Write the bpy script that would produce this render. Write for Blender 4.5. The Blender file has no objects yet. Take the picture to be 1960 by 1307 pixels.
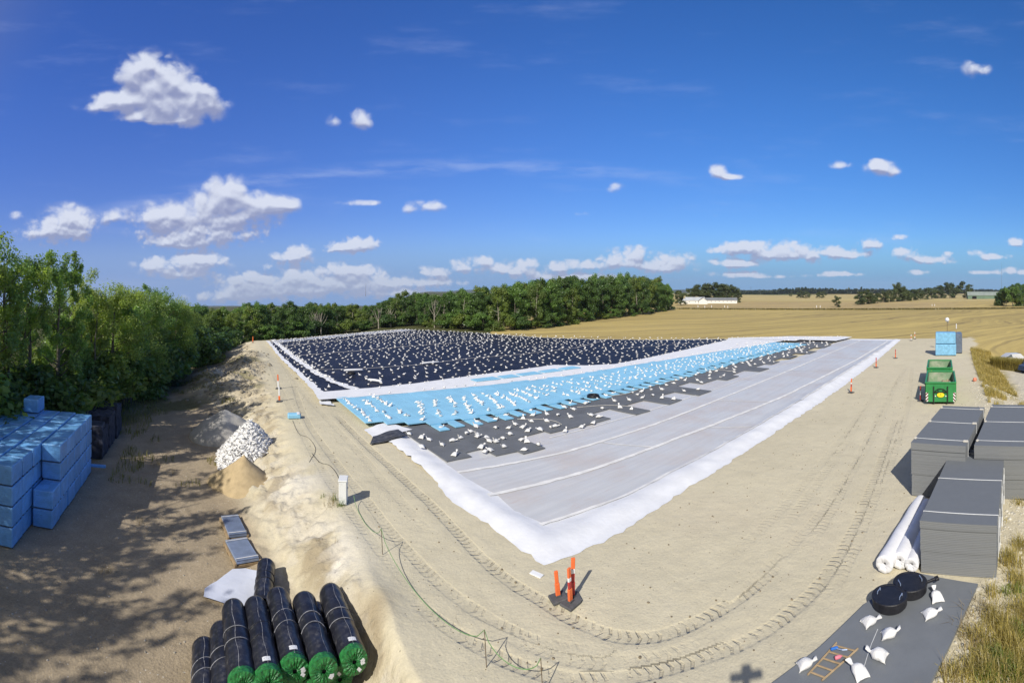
import bpy, math, random
import numpy as np
from mathutils import Vector, Matrix

random.seed(7)
RNG = np.random.default_rng(7)
SC = bpy.context.scene
COL = SC.collection
# ---------------------------------------------------------------- camera
# The photograph is a stitched cylindrical panorama taken from a mast 9.2 m above the site.
H, F, HZ = 9.2, 920.0, 557.0
cd = bpy.data.cameras.new("camera")
cam = bpy.data.objects.new("camera", cd)
COL.objects.link(cam)
cam.location = (0, 0, H)
cam.rotation_euler = (math.radians(90), 0, 0)
cd.type = 'PANO'
cyl = cd if hasattr(cd, 'central_cylindrical_range_u_min') else cd.cycles
cyl.panorama_type = 'CENTRAL_CYLINDRICAL'
cyl.central_cylindrical_range_u_min = -980 / F
cyl.central_cylindrical_range_u_max = 980 / F
cyl.central_cylindrical_range_v_min = -(1307 - HZ) / F
cyl.central_cylindrical_range_v_max = HZ / F
cyl.central_cylindrical_radius = 1.0
cd.clip_start = 0.05
cd.clip_end = 20000
SC.camera = cam

# ---------------------------------------------------------------- light
SUN_AZ = math.radians(27.8)        # shadows fall this way, clockwise from +Y
SUN_EL = math.radians(38)
sund = bpy.data.lights.new("sun", 'SUN')
sund.energy = 4.7
sund.angle = math.radians(0.5)
sund.color = (1.0, 0.955, 0.88)
sun = bpy.data.objects.new("sun", sund)
COL.objects.link(sun)
sdir = Vector((math.sin(SUN_AZ) * math.cos(SUN_EL), math.cos(SUN_AZ) * math.cos(SUN_EL), -math.sin(SUN_EL)))
sun.rotation_euler = sdir.to_track_quat('-Z', 'Y').to_euler()
sun.location = (-20, -40, 60)
SC.view_settings.view_transform = 'Standard'
SC.view_settings.look = 'None'
SC.view_settings.exposure = 0.0
SC.view_settings.gamma = 1.0
SC.view_settings.use_curve_mapping = False
SC.cycles.max_bounces = 6
SC.cycles.diffuse_bounces = 3
SC.cycles.glossy_bounces = 2
SC.cycles.transmission_bounces = 4
SC.cycles.transparent_max_bounces = 6
SC.cycles.volume_bounces = 0
SC.cycles.caustics_reflective = False
SC.cycles.caustics_refractive = False
SC.cycles.sample_clamp_indirect = 4.0
SC.cycles.use_denoising = True

# ---------------------------------------------------------------- node helper
class NT:
    def __init__(s, tree):
        s.t = tree; s.n = tree.nodes; s.l = tree.links
    def new(s, typ, ins=None, **kw):
        nd = s.n.new(typ)
        for k, v in kw.items(): setattr(nd, k, v)
        for k, v in (ins or {}).items(): s.put(nd.inputs[k], v)
        return nd
    def put(s, sock, v):
        if isinstance(v, bpy.types.NodeSocket): s.l.new(v, sock)
        elif hasattr(v, 'outputs'): s.l.new(v.outputs[0], sock)
        else: sock.default_value = v
    def m(s, op, a, b=0.0, c=0.0, clamp=False):
        nd = s.n.new('ShaderNodeMath'); nd.operation = op; nd.use_clamp = clamp
        for i, v in enumerate((a, b, c)): s.put(nd.inputs[i], v)
        return nd.outputs[0]
    def v(s, op, a, b=None, c=None):
        nd = s.n.new('ShaderNodeVectorMath'); nd.operation = op
        for i, v in enumerate((a, b, c)):
            if v is not None: s.put(nd.inputs[i], v)
        return nd.outputs['Value'] if op in ('LENGTH', 'DOT_PRODUCT') else nd.outputs[0]
    def step(s, x, a, b, smooth=True):
        nd = s.n.new('ShaderNodeMapRange'); nd.interpolation_type = 'SMOOTHSTEP' if smooth else 'LINEAR'
        s.put(nd.inputs[0], x); s.put(nd.inputs[1], a); s.put(nd.inputs[2], b)
        return nd.outputs[0]
    def mix(s, f, a, b, blend='MIX'):
        nd = s.n.new('ShaderNodeMix'); nd.data_type = 'RGBA'; nd.blend_type = blend; nd.clamp_factor = True
        s.put(nd.inputs[0], f)
        for i, v in ((6, a), (7, b)):
            if isinstance(v, (tuple, list)) and len(v) == 3: v = (*v, 1)
            s.put(nd.inputs[i], v)
        return nd.outputs[2]
    def noise(s, vec, scale, detail=4, rough=0.55, dist=0.0):
        nd = s.n.new('ShaderNodeTexNoise')
        if vec is not None: s.put(nd.inputs['Vector'], vec)
        nd.inputs['Scale'].default_value = scale; nd.inputs['Detail'].default_value = detail
        nd.inputs['Roughness'].default_value = rough; nd.inputs['Distortion'].default_value = dist
        return nd.outputs[0]

# ---------------------------------------------------------------- sky with clouds
world = bpy.data.worlds.new("World")
SC.world = world
world.use_nodes = True
W = NT(world.node_tree)
W.n.clear()
try: world.cycles.sampling_method = 'NONE'
except Exception: pass
tc = W.new('ShaderNodeTexCoord')
sep = W.new('ShaderNodeSeparateXYZ', {0: tc.outputs['Generated']})
X, Y, Z = sep.outputs
sky = W.new('ShaderNodeTexSky', sky_type='NISHITA')
sky.sun_disc = False
sky.sun_elevation = SUN_EL
sky.sun_rotation = math.pi + SUN_AZ
sky.altitude = 100
sky.air_density = 1.0
sky.dust_density = 0.3
sky.ozone_density = 3.0
SKY_S = 0.115
hs = W.new('ShaderNodeHueSaturation', {'Hue': 0.507, 'Saturation': 1.28, 'Value': 1.0, 'Color': sky})
az = W.m('ARCTAN2', X, Y)
lowf = W.step(Z, 0.42, 0.0)
tint = W.mix(1.0, hs.outputs[0], W.mix(lowf, (0.84, 0.93, 1.27), (0.53, 0.64, 1.0)), 'MULTIPLY')
tint = W.mix(W.step(Z, 0.13, 0.005), tint, (1.60, 3.25, 6.3))      # air right down on the horizon
tint = W.mix(1.0, tint, W.mix(W.step(az, -1.0, 0.9), (1.08, 0.95, 1.03), (0.86, 1.07, 0.97)), 'MULTIPLY')
# round the sun, behind the camera, unseen sky is whitened as added shadow fill
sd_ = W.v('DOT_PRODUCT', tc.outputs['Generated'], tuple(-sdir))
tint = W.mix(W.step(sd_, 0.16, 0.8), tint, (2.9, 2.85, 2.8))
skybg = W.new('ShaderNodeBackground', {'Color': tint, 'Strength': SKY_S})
hor = W.m('SQRT', W.m('ADD', W.m('MULTIPLY', X, X), W.m('MULTIPLY', Y, Y)))
el = W.m('DIVIDE', Z, W.m('MAXIMUM', hor, 0.02))
# heading and elevation in units of the photograph's hundred pixels: u to the right, v up
P = W.new('ShaderNodeCombineXYZ', {0: W.m('MULTIPLY', az, F / 100), 1: W.m('MULTIPLY', el, F / 100), 2: 0.0}).outputs[0]
CL = [(270,138,34,26),(300,158,55,44),(352,188,62,40),(310,216,58,24),(395,185,26,24),(228,190,52,13),(200,205,36,9),(300,225,80,12),
 (435,375,52,36),(400,418,105,32),(490,398,70,24),(385,452,100,18),(305,418,48,24),(345,466,60,11),(545,393,26,10),
 (130,416,44,24),(95,444,52,22),(150,440,26,16),(214,414,19,12),(345,503,70,16),(390,500,32,14),(355,525,52,9),(300,512,28,10),
 (573,486,20,13),(548,492,22,9),(690,466,24,13),(662,473,38,9),(643,233,14,13),(686,224,19,16),(700,236,12,10),
 (778,398,11,9),(826,394,30,10),(440,566,70,14),(490,545,60,16),(475,535,26,11),(565,528,26,15),(540,552,110,20),(510,510,12,6),
 (655,516,46,13),(690,522,42,13),(640,545,120,18),(716,540,44,11),(760,560,80,12),(830,522,28,10),(820,540,70,8),(880,510,20,10),(930,500,24,9),
 (950,515,34,7),(1010,506,20,9),(1000,520,30,6),(1065,512,20,8),(1115,508,34,9),(1180,495,22,14),(1220,486,20,12),(1212,506,34,8),(1100,530,110,7),
 (1290,498,30,12),(1275,514,38,7),(1372,478,12,6),(1408,470,20,8),(1442,470,20,7),(1430,482,50,8),(1503,475,30,12),(1490,490,52,9),(1556,485,18,15),
 (1400,502,30,8),(1420,505,34,5),(1416,525,40,5),(1600,484,18,11),(1635,487,24,7),(1667,467,17,9),(1722,454,14,5),(1735,484,30,8),(1764,496,20,6),(1800,497,24,6),
 (1690,325,22,12),(1676,316,14,8),(1609,315,15,7),(1376,329,18,10),(1400,338,22,4),(1178,359,15,8),(1240,352,13,5),(1110,410,14,5),(1365,413,10,4),(1868,130,22,15),
 (1945,464,15,7),(1930,519,15,6),(1956,522,10,4),(1600,523,16,4),(1620,525,22,3),(1758,521,14,4),(1818,484,10,4),(1865,484,16,5),(1900,492,26,5),(1880,521,22,3),
 (32,412,12,7),(1570,527,30,3),(1480,530,60,3),(690,388,46,6)]
FAINT = {(643,233),(686,224),(700,236),(778,398),(826,394),(1178,359),(1240,352),(1110,410),(1365,413),(1868,130),(1722,454),(48,260),(80,350),(690,388),(1818,484),(32,412),(1480,530),(1570,527)}
lowf2 = W.step(el, 0.20, 0.10)
def puff1(off, lowk):
    q = W.v('MULTIPLY', W.v('ADD', P, off), W.new('ShaderNodeCombineXYZ', {0: lowk, 1: 1.1 * lowk, 2: 1.0}).outputs[0])
    wq = W.new('ShaderNodeTexNoise', {'Vector': q, 'Scale': 3.0, 'Detail': 3.0})
    q2 = W.v('ADD', q, W.v('MULTIPLY', W.v('SUBTRACT', wq.outputs[1], (.5, .5, .5)), (.35, .35, 0)))
    r = None
    for sc, w in ((1.9, 1.05), (4.6, .46), (11.0, .14)):
        vo = W.new('ShaderNodeTexVoronoi', {'Vector': q2, 'Scale': sc}); vo.feature = 'SMOOTH_F1'; vo.inputs['Smoothness'].default_value = .35; vo.voronoi_dimensions = '2D'
        t = W.m('MULTIPLY', W.m('SUBTRACT', 0.42, vo.outputs['Distance']), w)
        r = t if r is None else W.m('ADD', r, t)
        if sc < 6: soft = r
    return W.m('ADD', r, W.m('MULTIPLY', W.m('SUBTRACT', W.noise(q, 6.0, 4, .6), .5), .45)), soft
def puff(off, o2):
    hi, lo = puff1(off, 0.95), puff1(o2, 2.0)
    return [W.m('ADD', W.m('MULTIPLY', hi[k], W.m('SUBTRACT', 1.0, lowf2)), W.m('MULTIPLY', lo[k], lowf2)) for k in (0, 1)]
nz, nzs = puff((0, 0, 0), (0, 0, 0)); _, nzu = puff((-0.03, 0.12, 0), (-0.015, 0.06, 0))
def blobs(pt, lst):
    acc = None
    for (x, y, a, b) in lst:
        ux, uy, ia, ib = (x - 980) / 100, (HZ - y) / 100, 100 / (a * (1.22 if a < 41 else 1)), 100 / (b * (1.22 if a < 41 else 1))
        q = W.v('MULTIPLY_ADD', pt, (ia, ib, 0), (-ux * ia, -uy * ib, 0))
        q = W.m('POWER', 0.30, W.v('DOT_PRODUCT', q, q))
        if (x, y) in FAINT: q = W.m('MULTIPLY', q, 0.50)
        acc = q if acc is None else W.m('ADD', acc, q)
    return W.m('MINIMUM', acc, 1.15)
edges = [-400, 260, 620, 1000, 1440, 2400]
def sector(lst):
    f1 = blobs(P, lst)
    f2 = blobs(W.v('ADD', P, (-0.02, 0.13, 0)), lst)
    dens = W.m('SUBTRACT', W.m('ADD', f1, W.m('MULTIPLY', W.m('MULTIPLY', nz, 1.05), W.step(f1, 0.0, 0.3))), 0.22)
    alpha = W.step(dens, -0.15, 0.70)
    lit = W.m('ADD', W.m('MULTIPLY', W.m('SUBTRACT', f1, f2), 1.5), W.m('MULTIPLY', W.m('SUBTRACT', nzs, nzu), 0.85))
    lit = W.step(W.m('ADD', lit, W.m('MULTIPLY', dens, -0.10)), -0.45, 0.50)
    colr = W.mix(lit, (0.30, 0.335, 0.53), (0.76, 0.80, 0.92))
    low = W.step(el, 0.16, 0.0)
    colr = W.mix(W.m('MULTIPLY', low, 0.30), colr, (0.50, 0.60, 0.83))
    bg = W.new('ShaderNodeBackground', {'Color': colr, 'Strength': 1.0})
    mx = W.new('ShaderNodeMixShader', {0: W.m('MULTIPLY', alpha, 0.93)})
    W.l.new(cirrus_out, mx.inputs[1]); W.l.new(bg.outputs[0], mx.inputs[2])
    return mx.outputs[0]
# high thin streak of cirrus
sp = W.new('ShaderNodeSeparateXYZ', {0: P})
arc = W.m('SUBTRACT', sp.outputs[1], W.m('SUBTRACT', 2.38, W.m('MULTIPLY', W.m('POWER', W.m('ABSOLUTE', W.m('ADD', sp.outputs[0], 0.6)), 2.0), 0.0165)))
cn = W.noise(W.v('MULTIPLY', P, (0.55, 3.0, 1)), 1.3, 5, 0.6)
cir = W.m('MULTIPLY', W.step(W.m('ABSOLUTE', arc), 0.24, 0.0), W.step(cn, 0.36, 0.72))
cir = W.m('MULTIPLY', cir, W.step(W.m('ABSOLUTE', W.m('ADD', sp.outputs[0], 2.6)), 8.2, 3.0))
veil = W.m('MULTIPLY', W.step(W.noise(W.v('MULTIPLY', P, (0.35, 1.6, 1)), 0.9, 5, 0.62), 0.52, 0.85), 0.16)
cbg = W.new('ShaderNodeBackground', {'Color': (0.62, 0.70, 0.95, 1), 'Strength': 1.0})
cmx = W.new('ShaderNodeMixShader', {0: W.m('ADD', W.m('MULTIPLY', cir, 0.26), veil, clamp=True)})
W.l.new(skybg.outputs[0], cmx.inputs[1]); W.l.new(cbg.outputs[0], cmx.inputs[2])
cirrus_out = cmx.outputs[0]
cur = None
for i in range(5):
    lo, hi = edges[i], edges[i + 1]
    lst = [c for c in CL if c[0] + 1.7 * c[2] + 25 > lo and c[0] - 1.7 * c[2] - 25 < hi]
    sh = sector(lst)
    if cur is None: cur = sh
    else:
        mx = W.new('ShaderNodeMixShader', {0: W.m('GREATER_THAN', sp.outputs[0], (lo - 980) / 100)})
        W.l.new(cur, mx.inputs[1]); W.l.new(sh, mx.inputs[2]); cur = mx.outputs[0]
# no cumulus stands outside this part of the sky
inband = W.m('MULTIPLY', W.m('MULTIPLY', W.m('LESS_THAN', el, 0.62), W.m('GREATER_THAN', el, -0.03)), W.m('GREATER_THAN', Y, 0.0))
fin = W.new('ShaderNodeMixShader', {0: inband})
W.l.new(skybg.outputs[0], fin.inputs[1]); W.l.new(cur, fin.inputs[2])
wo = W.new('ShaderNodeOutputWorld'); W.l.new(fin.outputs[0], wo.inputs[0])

# ---------------------------------------------------------------- coordinates
def G(px, py, z=0.0):
    """where the ray of a photograph pixel meets height z"""
    d = (H - z) * F / (py - HZ); a = (px - 980) / F
    return Vector((d * math.sin(a), d * math.cos(a), z))
def pol(px, d, z=0.0):
    a = (px - 980) / F
    return Vector((d * math.sin(a), d * math.cos(a), z))
def zat(py, d): return H - (py - HZ) / F * d
C0 = G(1042, 1083)
A1 = math.radians(35.8); c1, s1 = math.cos(A1), math.sin(A1)
def ST(x, y):
    x = x - C0.x; y = y - C0.y
    return x * c1 + y * s1, -x * s1 + y * c1
def WS(s, t, z=0.0):          # site coordinates (along the two liner edges) to world
    return Vector((C0.x + s * c1 - t * s1, C0.y + s * s1 + t * c1, z))
def sst(x): x = np.clip(x, 0, 1); return x * x * (3 - 2 * x)

def vnoise(x, y, seed=0):
    xi = np.floor(x).astype(np.int64); yi = np.floor(y).astype(np.int64)
    fx = x - xi; fy = y - yi; fx = fx * fx * (3 - 2 * fx); fy = fy * fy * (3 - 2 * fy)
    def h(a, b):
        n = (a * 374761393 + b * 668265263 + seed * 1442695041) & 0x7fffffff
        n = ((n ^ (n >> 13)) * 1274126177) & 0x7fffffff
        return ((n ^ (n >> 16)) & 0xffff) / 65535.0
    return (h(xi, yi) * (1 - fx) + h(xi + 1, yi) * fx) * (1 - fy) + (h(xi, yi + 1) * (1 - fx) + h(xi + 1, yi + 1) * fx) * fy
def fbm(x, y, sc, oct=4, seed=0):
    r = 0; a = 0.5; tot = 0
    for o in range(oct):
        r = r + a * vnoise(x / sc + 17.3 * o, y / sc - 9.1 * o, seed + o); tot += a; a *= 0.5; sc *= 0.5
    return r / tot

RIM = ([-60, -2, 5, 20, 38, 51, 73, 90], [5.6, 5.4, 4.8, 4.4, 3.6, 2.7, 1.6, 1.4])
TOE = ([-60, -2, 0.5, 2, 4, 8, 13, 73, 100], [6.6, 6.4, 6.4, 7.2, 8.3, 9.6, 9.9, 8.4, 8])
VER = ([-40, 0, 1, 5, 10, 26, 50, 92], [10.5, 11.3, 11.5, 12.9, 14.3, 13.7, 12.7, 11.8])
TFAR = ([-1, 5, 15, 33, 38, 45, 54, 69, 78, 84], [75, 77.5, 84, 93, 87, 73.5, 51, 34, 21, -14])
def zparts(x, y):
    s, t = ST(x, y)
    rim = np.interp(t, *RIM); toe = np.interp(t, *TOE)
    w = (fbm(x, y, 3.0, 3, 5) - 0.5) * 0.9
    yl = sst((-s - rim + w) / (toe - rim))
    far = sst((t - 25) / 40) * sst((-s - toe + 2) / 8)
    back = sst((t - np.interp(s, *TFAR) - 1) / 14) * (1 - sst((s - 15) / 25)) * (s > -40)
    ver = np.interp(s, *VER)
    vr = sst((-t - ver) / 4.0) * (1 - sst((s - 55) / 25))
    return s, t, yl, far, back, vr, rim, toe, ver
def ZT(x, y, fine=True):
    x = np.asarray(x, float); y = np.asarray(y, float)
    s, t, yl, far, back, vr, rim, toe, ver = zparts(x, y)
    z = -1.6 * yl - 0.9 * far * yl - 2.0 * back * (1 - yl * 0.9) - 1.1 * vr
    # dumped soil along the yard
    for (ms, mt, rs, rt, hh) in ((-8.0, 36, 2.2, 7, 1.0), (-6.5, 47, 2.6, 6, 1.1), (-10.5, 44, 2.4, 9, 1.2), (-6.0, 56, 2.5, 6, 1.0), (-5.8, 0.8, 0.9, 1.6, 0.25), (-5.6, 6.4, 0.8, 2.2, 0.2)):
        g = np.exp(-((s - ms) / rs) ** 2 - ((t - mt) / rt) ** 2)
        z = z + hh * g * (0.25 + 1.3 * fbm(x, y, 2.6, 4, 11))
    # beyond the wood the land falls away to the left
    rad = np.hypot(x, y); hd = np.arctan2(x, y)
    z = z - sst((-0.17 - hd) / 0.12) * (hd > -2.2) * np.maximum(rad - 135, 0) * 0.031
    site = (np.abs(x) < 150) & (y < 170)
    if fine:
        flat = (1 - sst((np.abs(yl - 0.5) - 0.25) / 0.25))
        rough = 0.05 + 0.30 * flat + 0.35 * vr * (s < 45)
        rough = np.where((s > -0.8) & (t > -0.8) & (t < np.interp(s, *TFAR) + 1) & (s < 81), 0.012, rough)
        z = z + np.where(site, rough * (fbm(x, y, 1.6, 5, 3) - 0.5) + flat * (0.45 * (np.abs(fbm(x, y, 1.3, 4, 14) - 0.5) * 2 - 0.25) + 0.22 * (fbm(x, y, 0.45, 3, 13) - 0.5)), 0)
        r = np.hypot(x, y)
        z = z + np.where(r > 150, (fbm(x, y, 160, 2, 8) - 0.5) * 2.2 * sst((r - 150) / 250), 0)
    return z
def zt(x, y): return float(ZT(np.array([x]), np.array([y]))[0])
def on(v, dz=0.0): return Vector((v[0], v[1], zt(v[0], v[1]) + dz))
def GG(px, py, dz=0.0):
    """pixel to the terrain itself (a few fixed-point steps)"""
    z = 0.0
    for _ in range(12):
        p = G(px, py, z); z = 0.5 * z + 0.5 * zt(p.x, p.y)
    return Vector((p.x, p.y, zt(p.x, p.y) + dz))

# ---------------------------------------------------------------- object helpers
def link(o, parent=None):
    COL.objects.link(o)
    if parent is not None: o.parent = parent
    return o
def meta(o, label=None, cat=None, group=None, kind=None):
    if label: o['label'] = label
    if cat: o['category'] = cat
    if group: o['group'] = group
    if kind: o['kind'] = kind
    return o
def empty(name, loc, rz=0.0, label=None, cat=None, group=None):
    o = bpy.data.objects.new(name, None); o.empty_display_size = 0.2
    link(o); o.location = loc; o.rotation_euler = (0, 0, rz)
    return meta(o, label, cat, group)
def copytree(src, loc=None, rot=None, scale=None, label=None, group=None):
    r = src.copy(); COL.objects.link(r)
    if loc is not None: r.location = loc
    if rot is not None: r.rotation_euler = rot if isinstance(rot, (tuple, list)) else (0, 0, rot)
    if scale is not None: r.scale = scale if isinstance(scale, (tuple, list)) else (scale,) * 3
    if label: r['label'] = label
    if group: r['group'] = group
    for ch in src.children:
        c = ch.copy(); COL.objects.link(c); c.parent = r
        for g in ch.children:
            d = g.copy(); COL.objects.link(d); d.parent = c
    return r
class MB:
    def __init__(s): s.v = []; s.f = []; s.mi = []
    def add(s, vs, fs, mi=0, M=None):
        b = len(s.v)
        s.v += [tuple(M @ Vector(v)) if M is not None else tuple(v) for v in vs]
        s.f += [tuple(i + b for i in f) for f in fs]; s.mi += [mi] * len(fs)
        return s
    def box(s, c, d, mi=0, M=None, bev=0.0):
        x, y, z = c; a, b, h = d[0] / 2, d[1] / 2, d[2] / 2
        if bev <= 0:
            vs = [(x + i * a, y + j * b, z + k * h) for k in (-1, 1) for j in (-1, 1) for i in (-1, 1)]
            fs = [(0, 2, 3, 1), (4, 5, 7, 6), (0, 1, 5, 4), (2, 6, 7, 3), (0, 4, 6, 2), (1, 3, 7, 5)]
            return s.add(vs, fs, mi, M)
        idx = {}; vs = []
        for k in (-1, 1):
            for j in (-1, 1):
                for i in (-1, 1):
                    for ax in range(3):
                        p = [i * a, j * b, k * h]
                        for q in range(3):
                            if q != ax: p[q] -= (i, j, k)[q] * bev
                        idx[(i, j, k, ax)] = len(vs); vs.append((x + p[0], y + p[1], z + p[2]))
        fs = []
        for ax in range(3):
            o = [q for q in range(3) if q != ax]
            for sg in (-1, 1):
                def key(u, w):
                    e = [0, 0, 0]; e[ax] = sg; e[o[0]] = u; e[o[1]] = w; return (*e, ax)
                q = [idx[key(-1, -1)], idx[key(1, -1)], idx[key(1, 1)], idx[key(-1, 1)]]
                if (sg < 0) != (ax == 1): q.reverse()
                fs.append(tuple(q))
            for u in (-1, 1):
                for w in (-1, 1):
                    e0 = [0, 0, 0]; e0[o[0]] = u; e0[o[1]] = w
                    ea = e0[:]; ea[ax] = -1; eb = e0[:]; eb[ax] = 1
                    fs.append((idx[(*ea, o[0])], idx[(*eb, o[0])], idx[(*eb, o[1])], idx[(*ea, o[1])]))
        for k in (-1, 1):
            for j in (-1, 1):
                for i in (-1, 1): fs.append((idx[(i, j, k, 0)], idx[(i, j, k, 1)], idx[(i, j, k, 2)]))
        return s.add(vs, fs, mi, M)
    def tube(s, pts, r, n=8, mi=0, caps=True):
        pts = [Vector(p) for p in pts]
        rr = r if isinstance(r, (list, tuple)) else [r] * len(pts)
        rings = []; up = None
        for i, p in enumerate(pts):
            d = (pts[min(i + 1, len(pts) - 1)] - pts[max(i - 1, 0)]).normalized()
            if up is None:
                up = Vector((0, 0, 1)) if abs(d.z) < 0.9 else Vector((1, 0, 0))
            x = d.cross(up).normalized(); up = x.cross(d).normalized()
            rings.append([p + (x * math.cos(2 * math.pi * k / n) + up * math.sin(2 * math.pi * k / n)) * rr[i] for k in range(n)])
        vs = [v for ring in rings for v in ring]; fs = []
        for i in range(len(pts) - 1):
            for k in range(n):
                fs.append((i * n + k, i * n + (k + 1) % n, (i + 1) * n + (k + 1) % n, (i + 1) * n + k))
        if caps: fs += [tuple(range(n))[::-1], tuple((len(pts) - 1) * n + k for k in range(n))]
        return s.add(vs, fs, mi)
    def lathe(s, prof, n=24, mi=0, M=None):
        vs = []; fs = []
        for (r, z) in prof:
            vs += [(r * math.cos(2 * math.pi * k / n), r * math.sin(2 * math.pi * k / n), z) for k in range(n)]
        for i in range(len(prof) - 1):
            for k in range(n):
                fs.append((i * n + k, i * n + (k + 1) % n, (i + 1) * n + (k + 1) % n, (i + 1) * n + k))
        fs += [tuple(range(n))[::-1], tuple((len(prof) - 1) * n + k for k in range(n))]
        return s.add(vs, fs, mi, M)
    def build(s, name, mat, parent=None, smooth=False, loc=None, rz=None):
        me = bpy.data.meshes.new(name); me.from_pydata(s.v, [], s.f); me.update()
        for m in (mat if isinstance(mat, (list, tuple)) else [mat]): me.materials.append(m)
        if any(s.mi): me.polygons.foreach_set('material_index', s.mi)
        if smooth: me.polygons.foreach_set('use_smooth', [True] * len(s.f))
        o = link(bpy.data.objects.new(name, me), parent)
        if loc is not None: o.location = loc
        if rz is not None: o.rotation_euler = (0, 0, rz)
        return o
def npmesh(name, verts, quads, mat, smooth=False, parent=None, tris=None):
    me = bpy.data.meshes.new(name)
    me.vertices.add(len(verts)); me.vertices.foreach_set('co', np.asarray(verts, np.float32).ravel())
    q = np.asarray(quads, np.int32); k = q.shape[1]
    me.loops.add(q.size); me.loops.foreach_set('vertex_index', q.ravel())
    me.polygons.add(len(q)); me.polygons.foreach_set('loop_start', np.arange(0, q.size, k, dtype=np.int32))
    if smooth: me.polygons.foreach_set('use_smooth', np.ones(len(q), bool))
    me.update(calc_edges=True)
    me.materials.append(mat)
    return link(bpy.data.objects.new(name, me), parent)
def attr(me, name, data, typ='FLOAT_COLOR'):
    a = me.attributes.new(name, typ, 'POINT')
    if typ == 'FLOAT_COLOR':
        d = np.ones((len(data), 4), np.float32); d[:, :3] = data; a.data.foreach_set('color', d.ravel())
    elif typ == 'FLOAT_VECTOR': a.data.foreach_set('vector', np.asarray(data, np.float32).ravel())
    else: a.data.foreach_set('value', np.asarray(data, np.float32).ravel())

def mat(name, base, rough=0.6, var=0.12, sc=4.0, bump=0.0, bsc=30.0, spec=0.3, metal=0.0, rand=0.0, dirt=None, dsc=1.5, dth=(0.55, 0.75)):
    m = bpy.data.materials.new(name); m.use_nodes = True
    N = NT(m.node_tree); b = N.n['Principled BSDF']
    co = N.new('ShaderNodeTexCoord').outputs['Object']
    n = N.noise(co, sc, 5, 0.6)
    lo = tuple(c * (1 - var) for c in base); hi = tuple(min(1, c * (1 + var)) for c in base)
    colr = N.mix(N.step(n, 0.3, 0.7), lo, hi)
    if rand:
        oi = N.new('ShaderNodeObjectInfo')
        f = N.m('ADD', N.m('MULTIPLY', oi.outputs['Random'], 2 * rand), 1 - rand)
        colr = N.mix(1.0, colr, N.new('ShaderNodeCombineColor', {0: f, 1: f, 2: f}).outputs[0], 'MULTIPLY')
    if dirt:
        colr = N.mix(N.m('MULTIPLY', N.step(N.noise(co, dsc, 6, 0.65), *dth), 0.8), colr, dirt)
    N.put(b.inputs['Base Color'], colr)
    b.inputs['Roughness'].default_value = rough; b.inputs['Specular IOR Level'].default_value = spec; b.inputs['Metallic'].default_value = metal
    if bump:
        bp = N.new('ShaderNodeBump', {'Height': N.noise(co, bsc, 4, 0.6), 'Strength': bump, 'Distance': 0.05})
        N.put(b.inputs['Normal'], bp.outputs[0])
    return m

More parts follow.
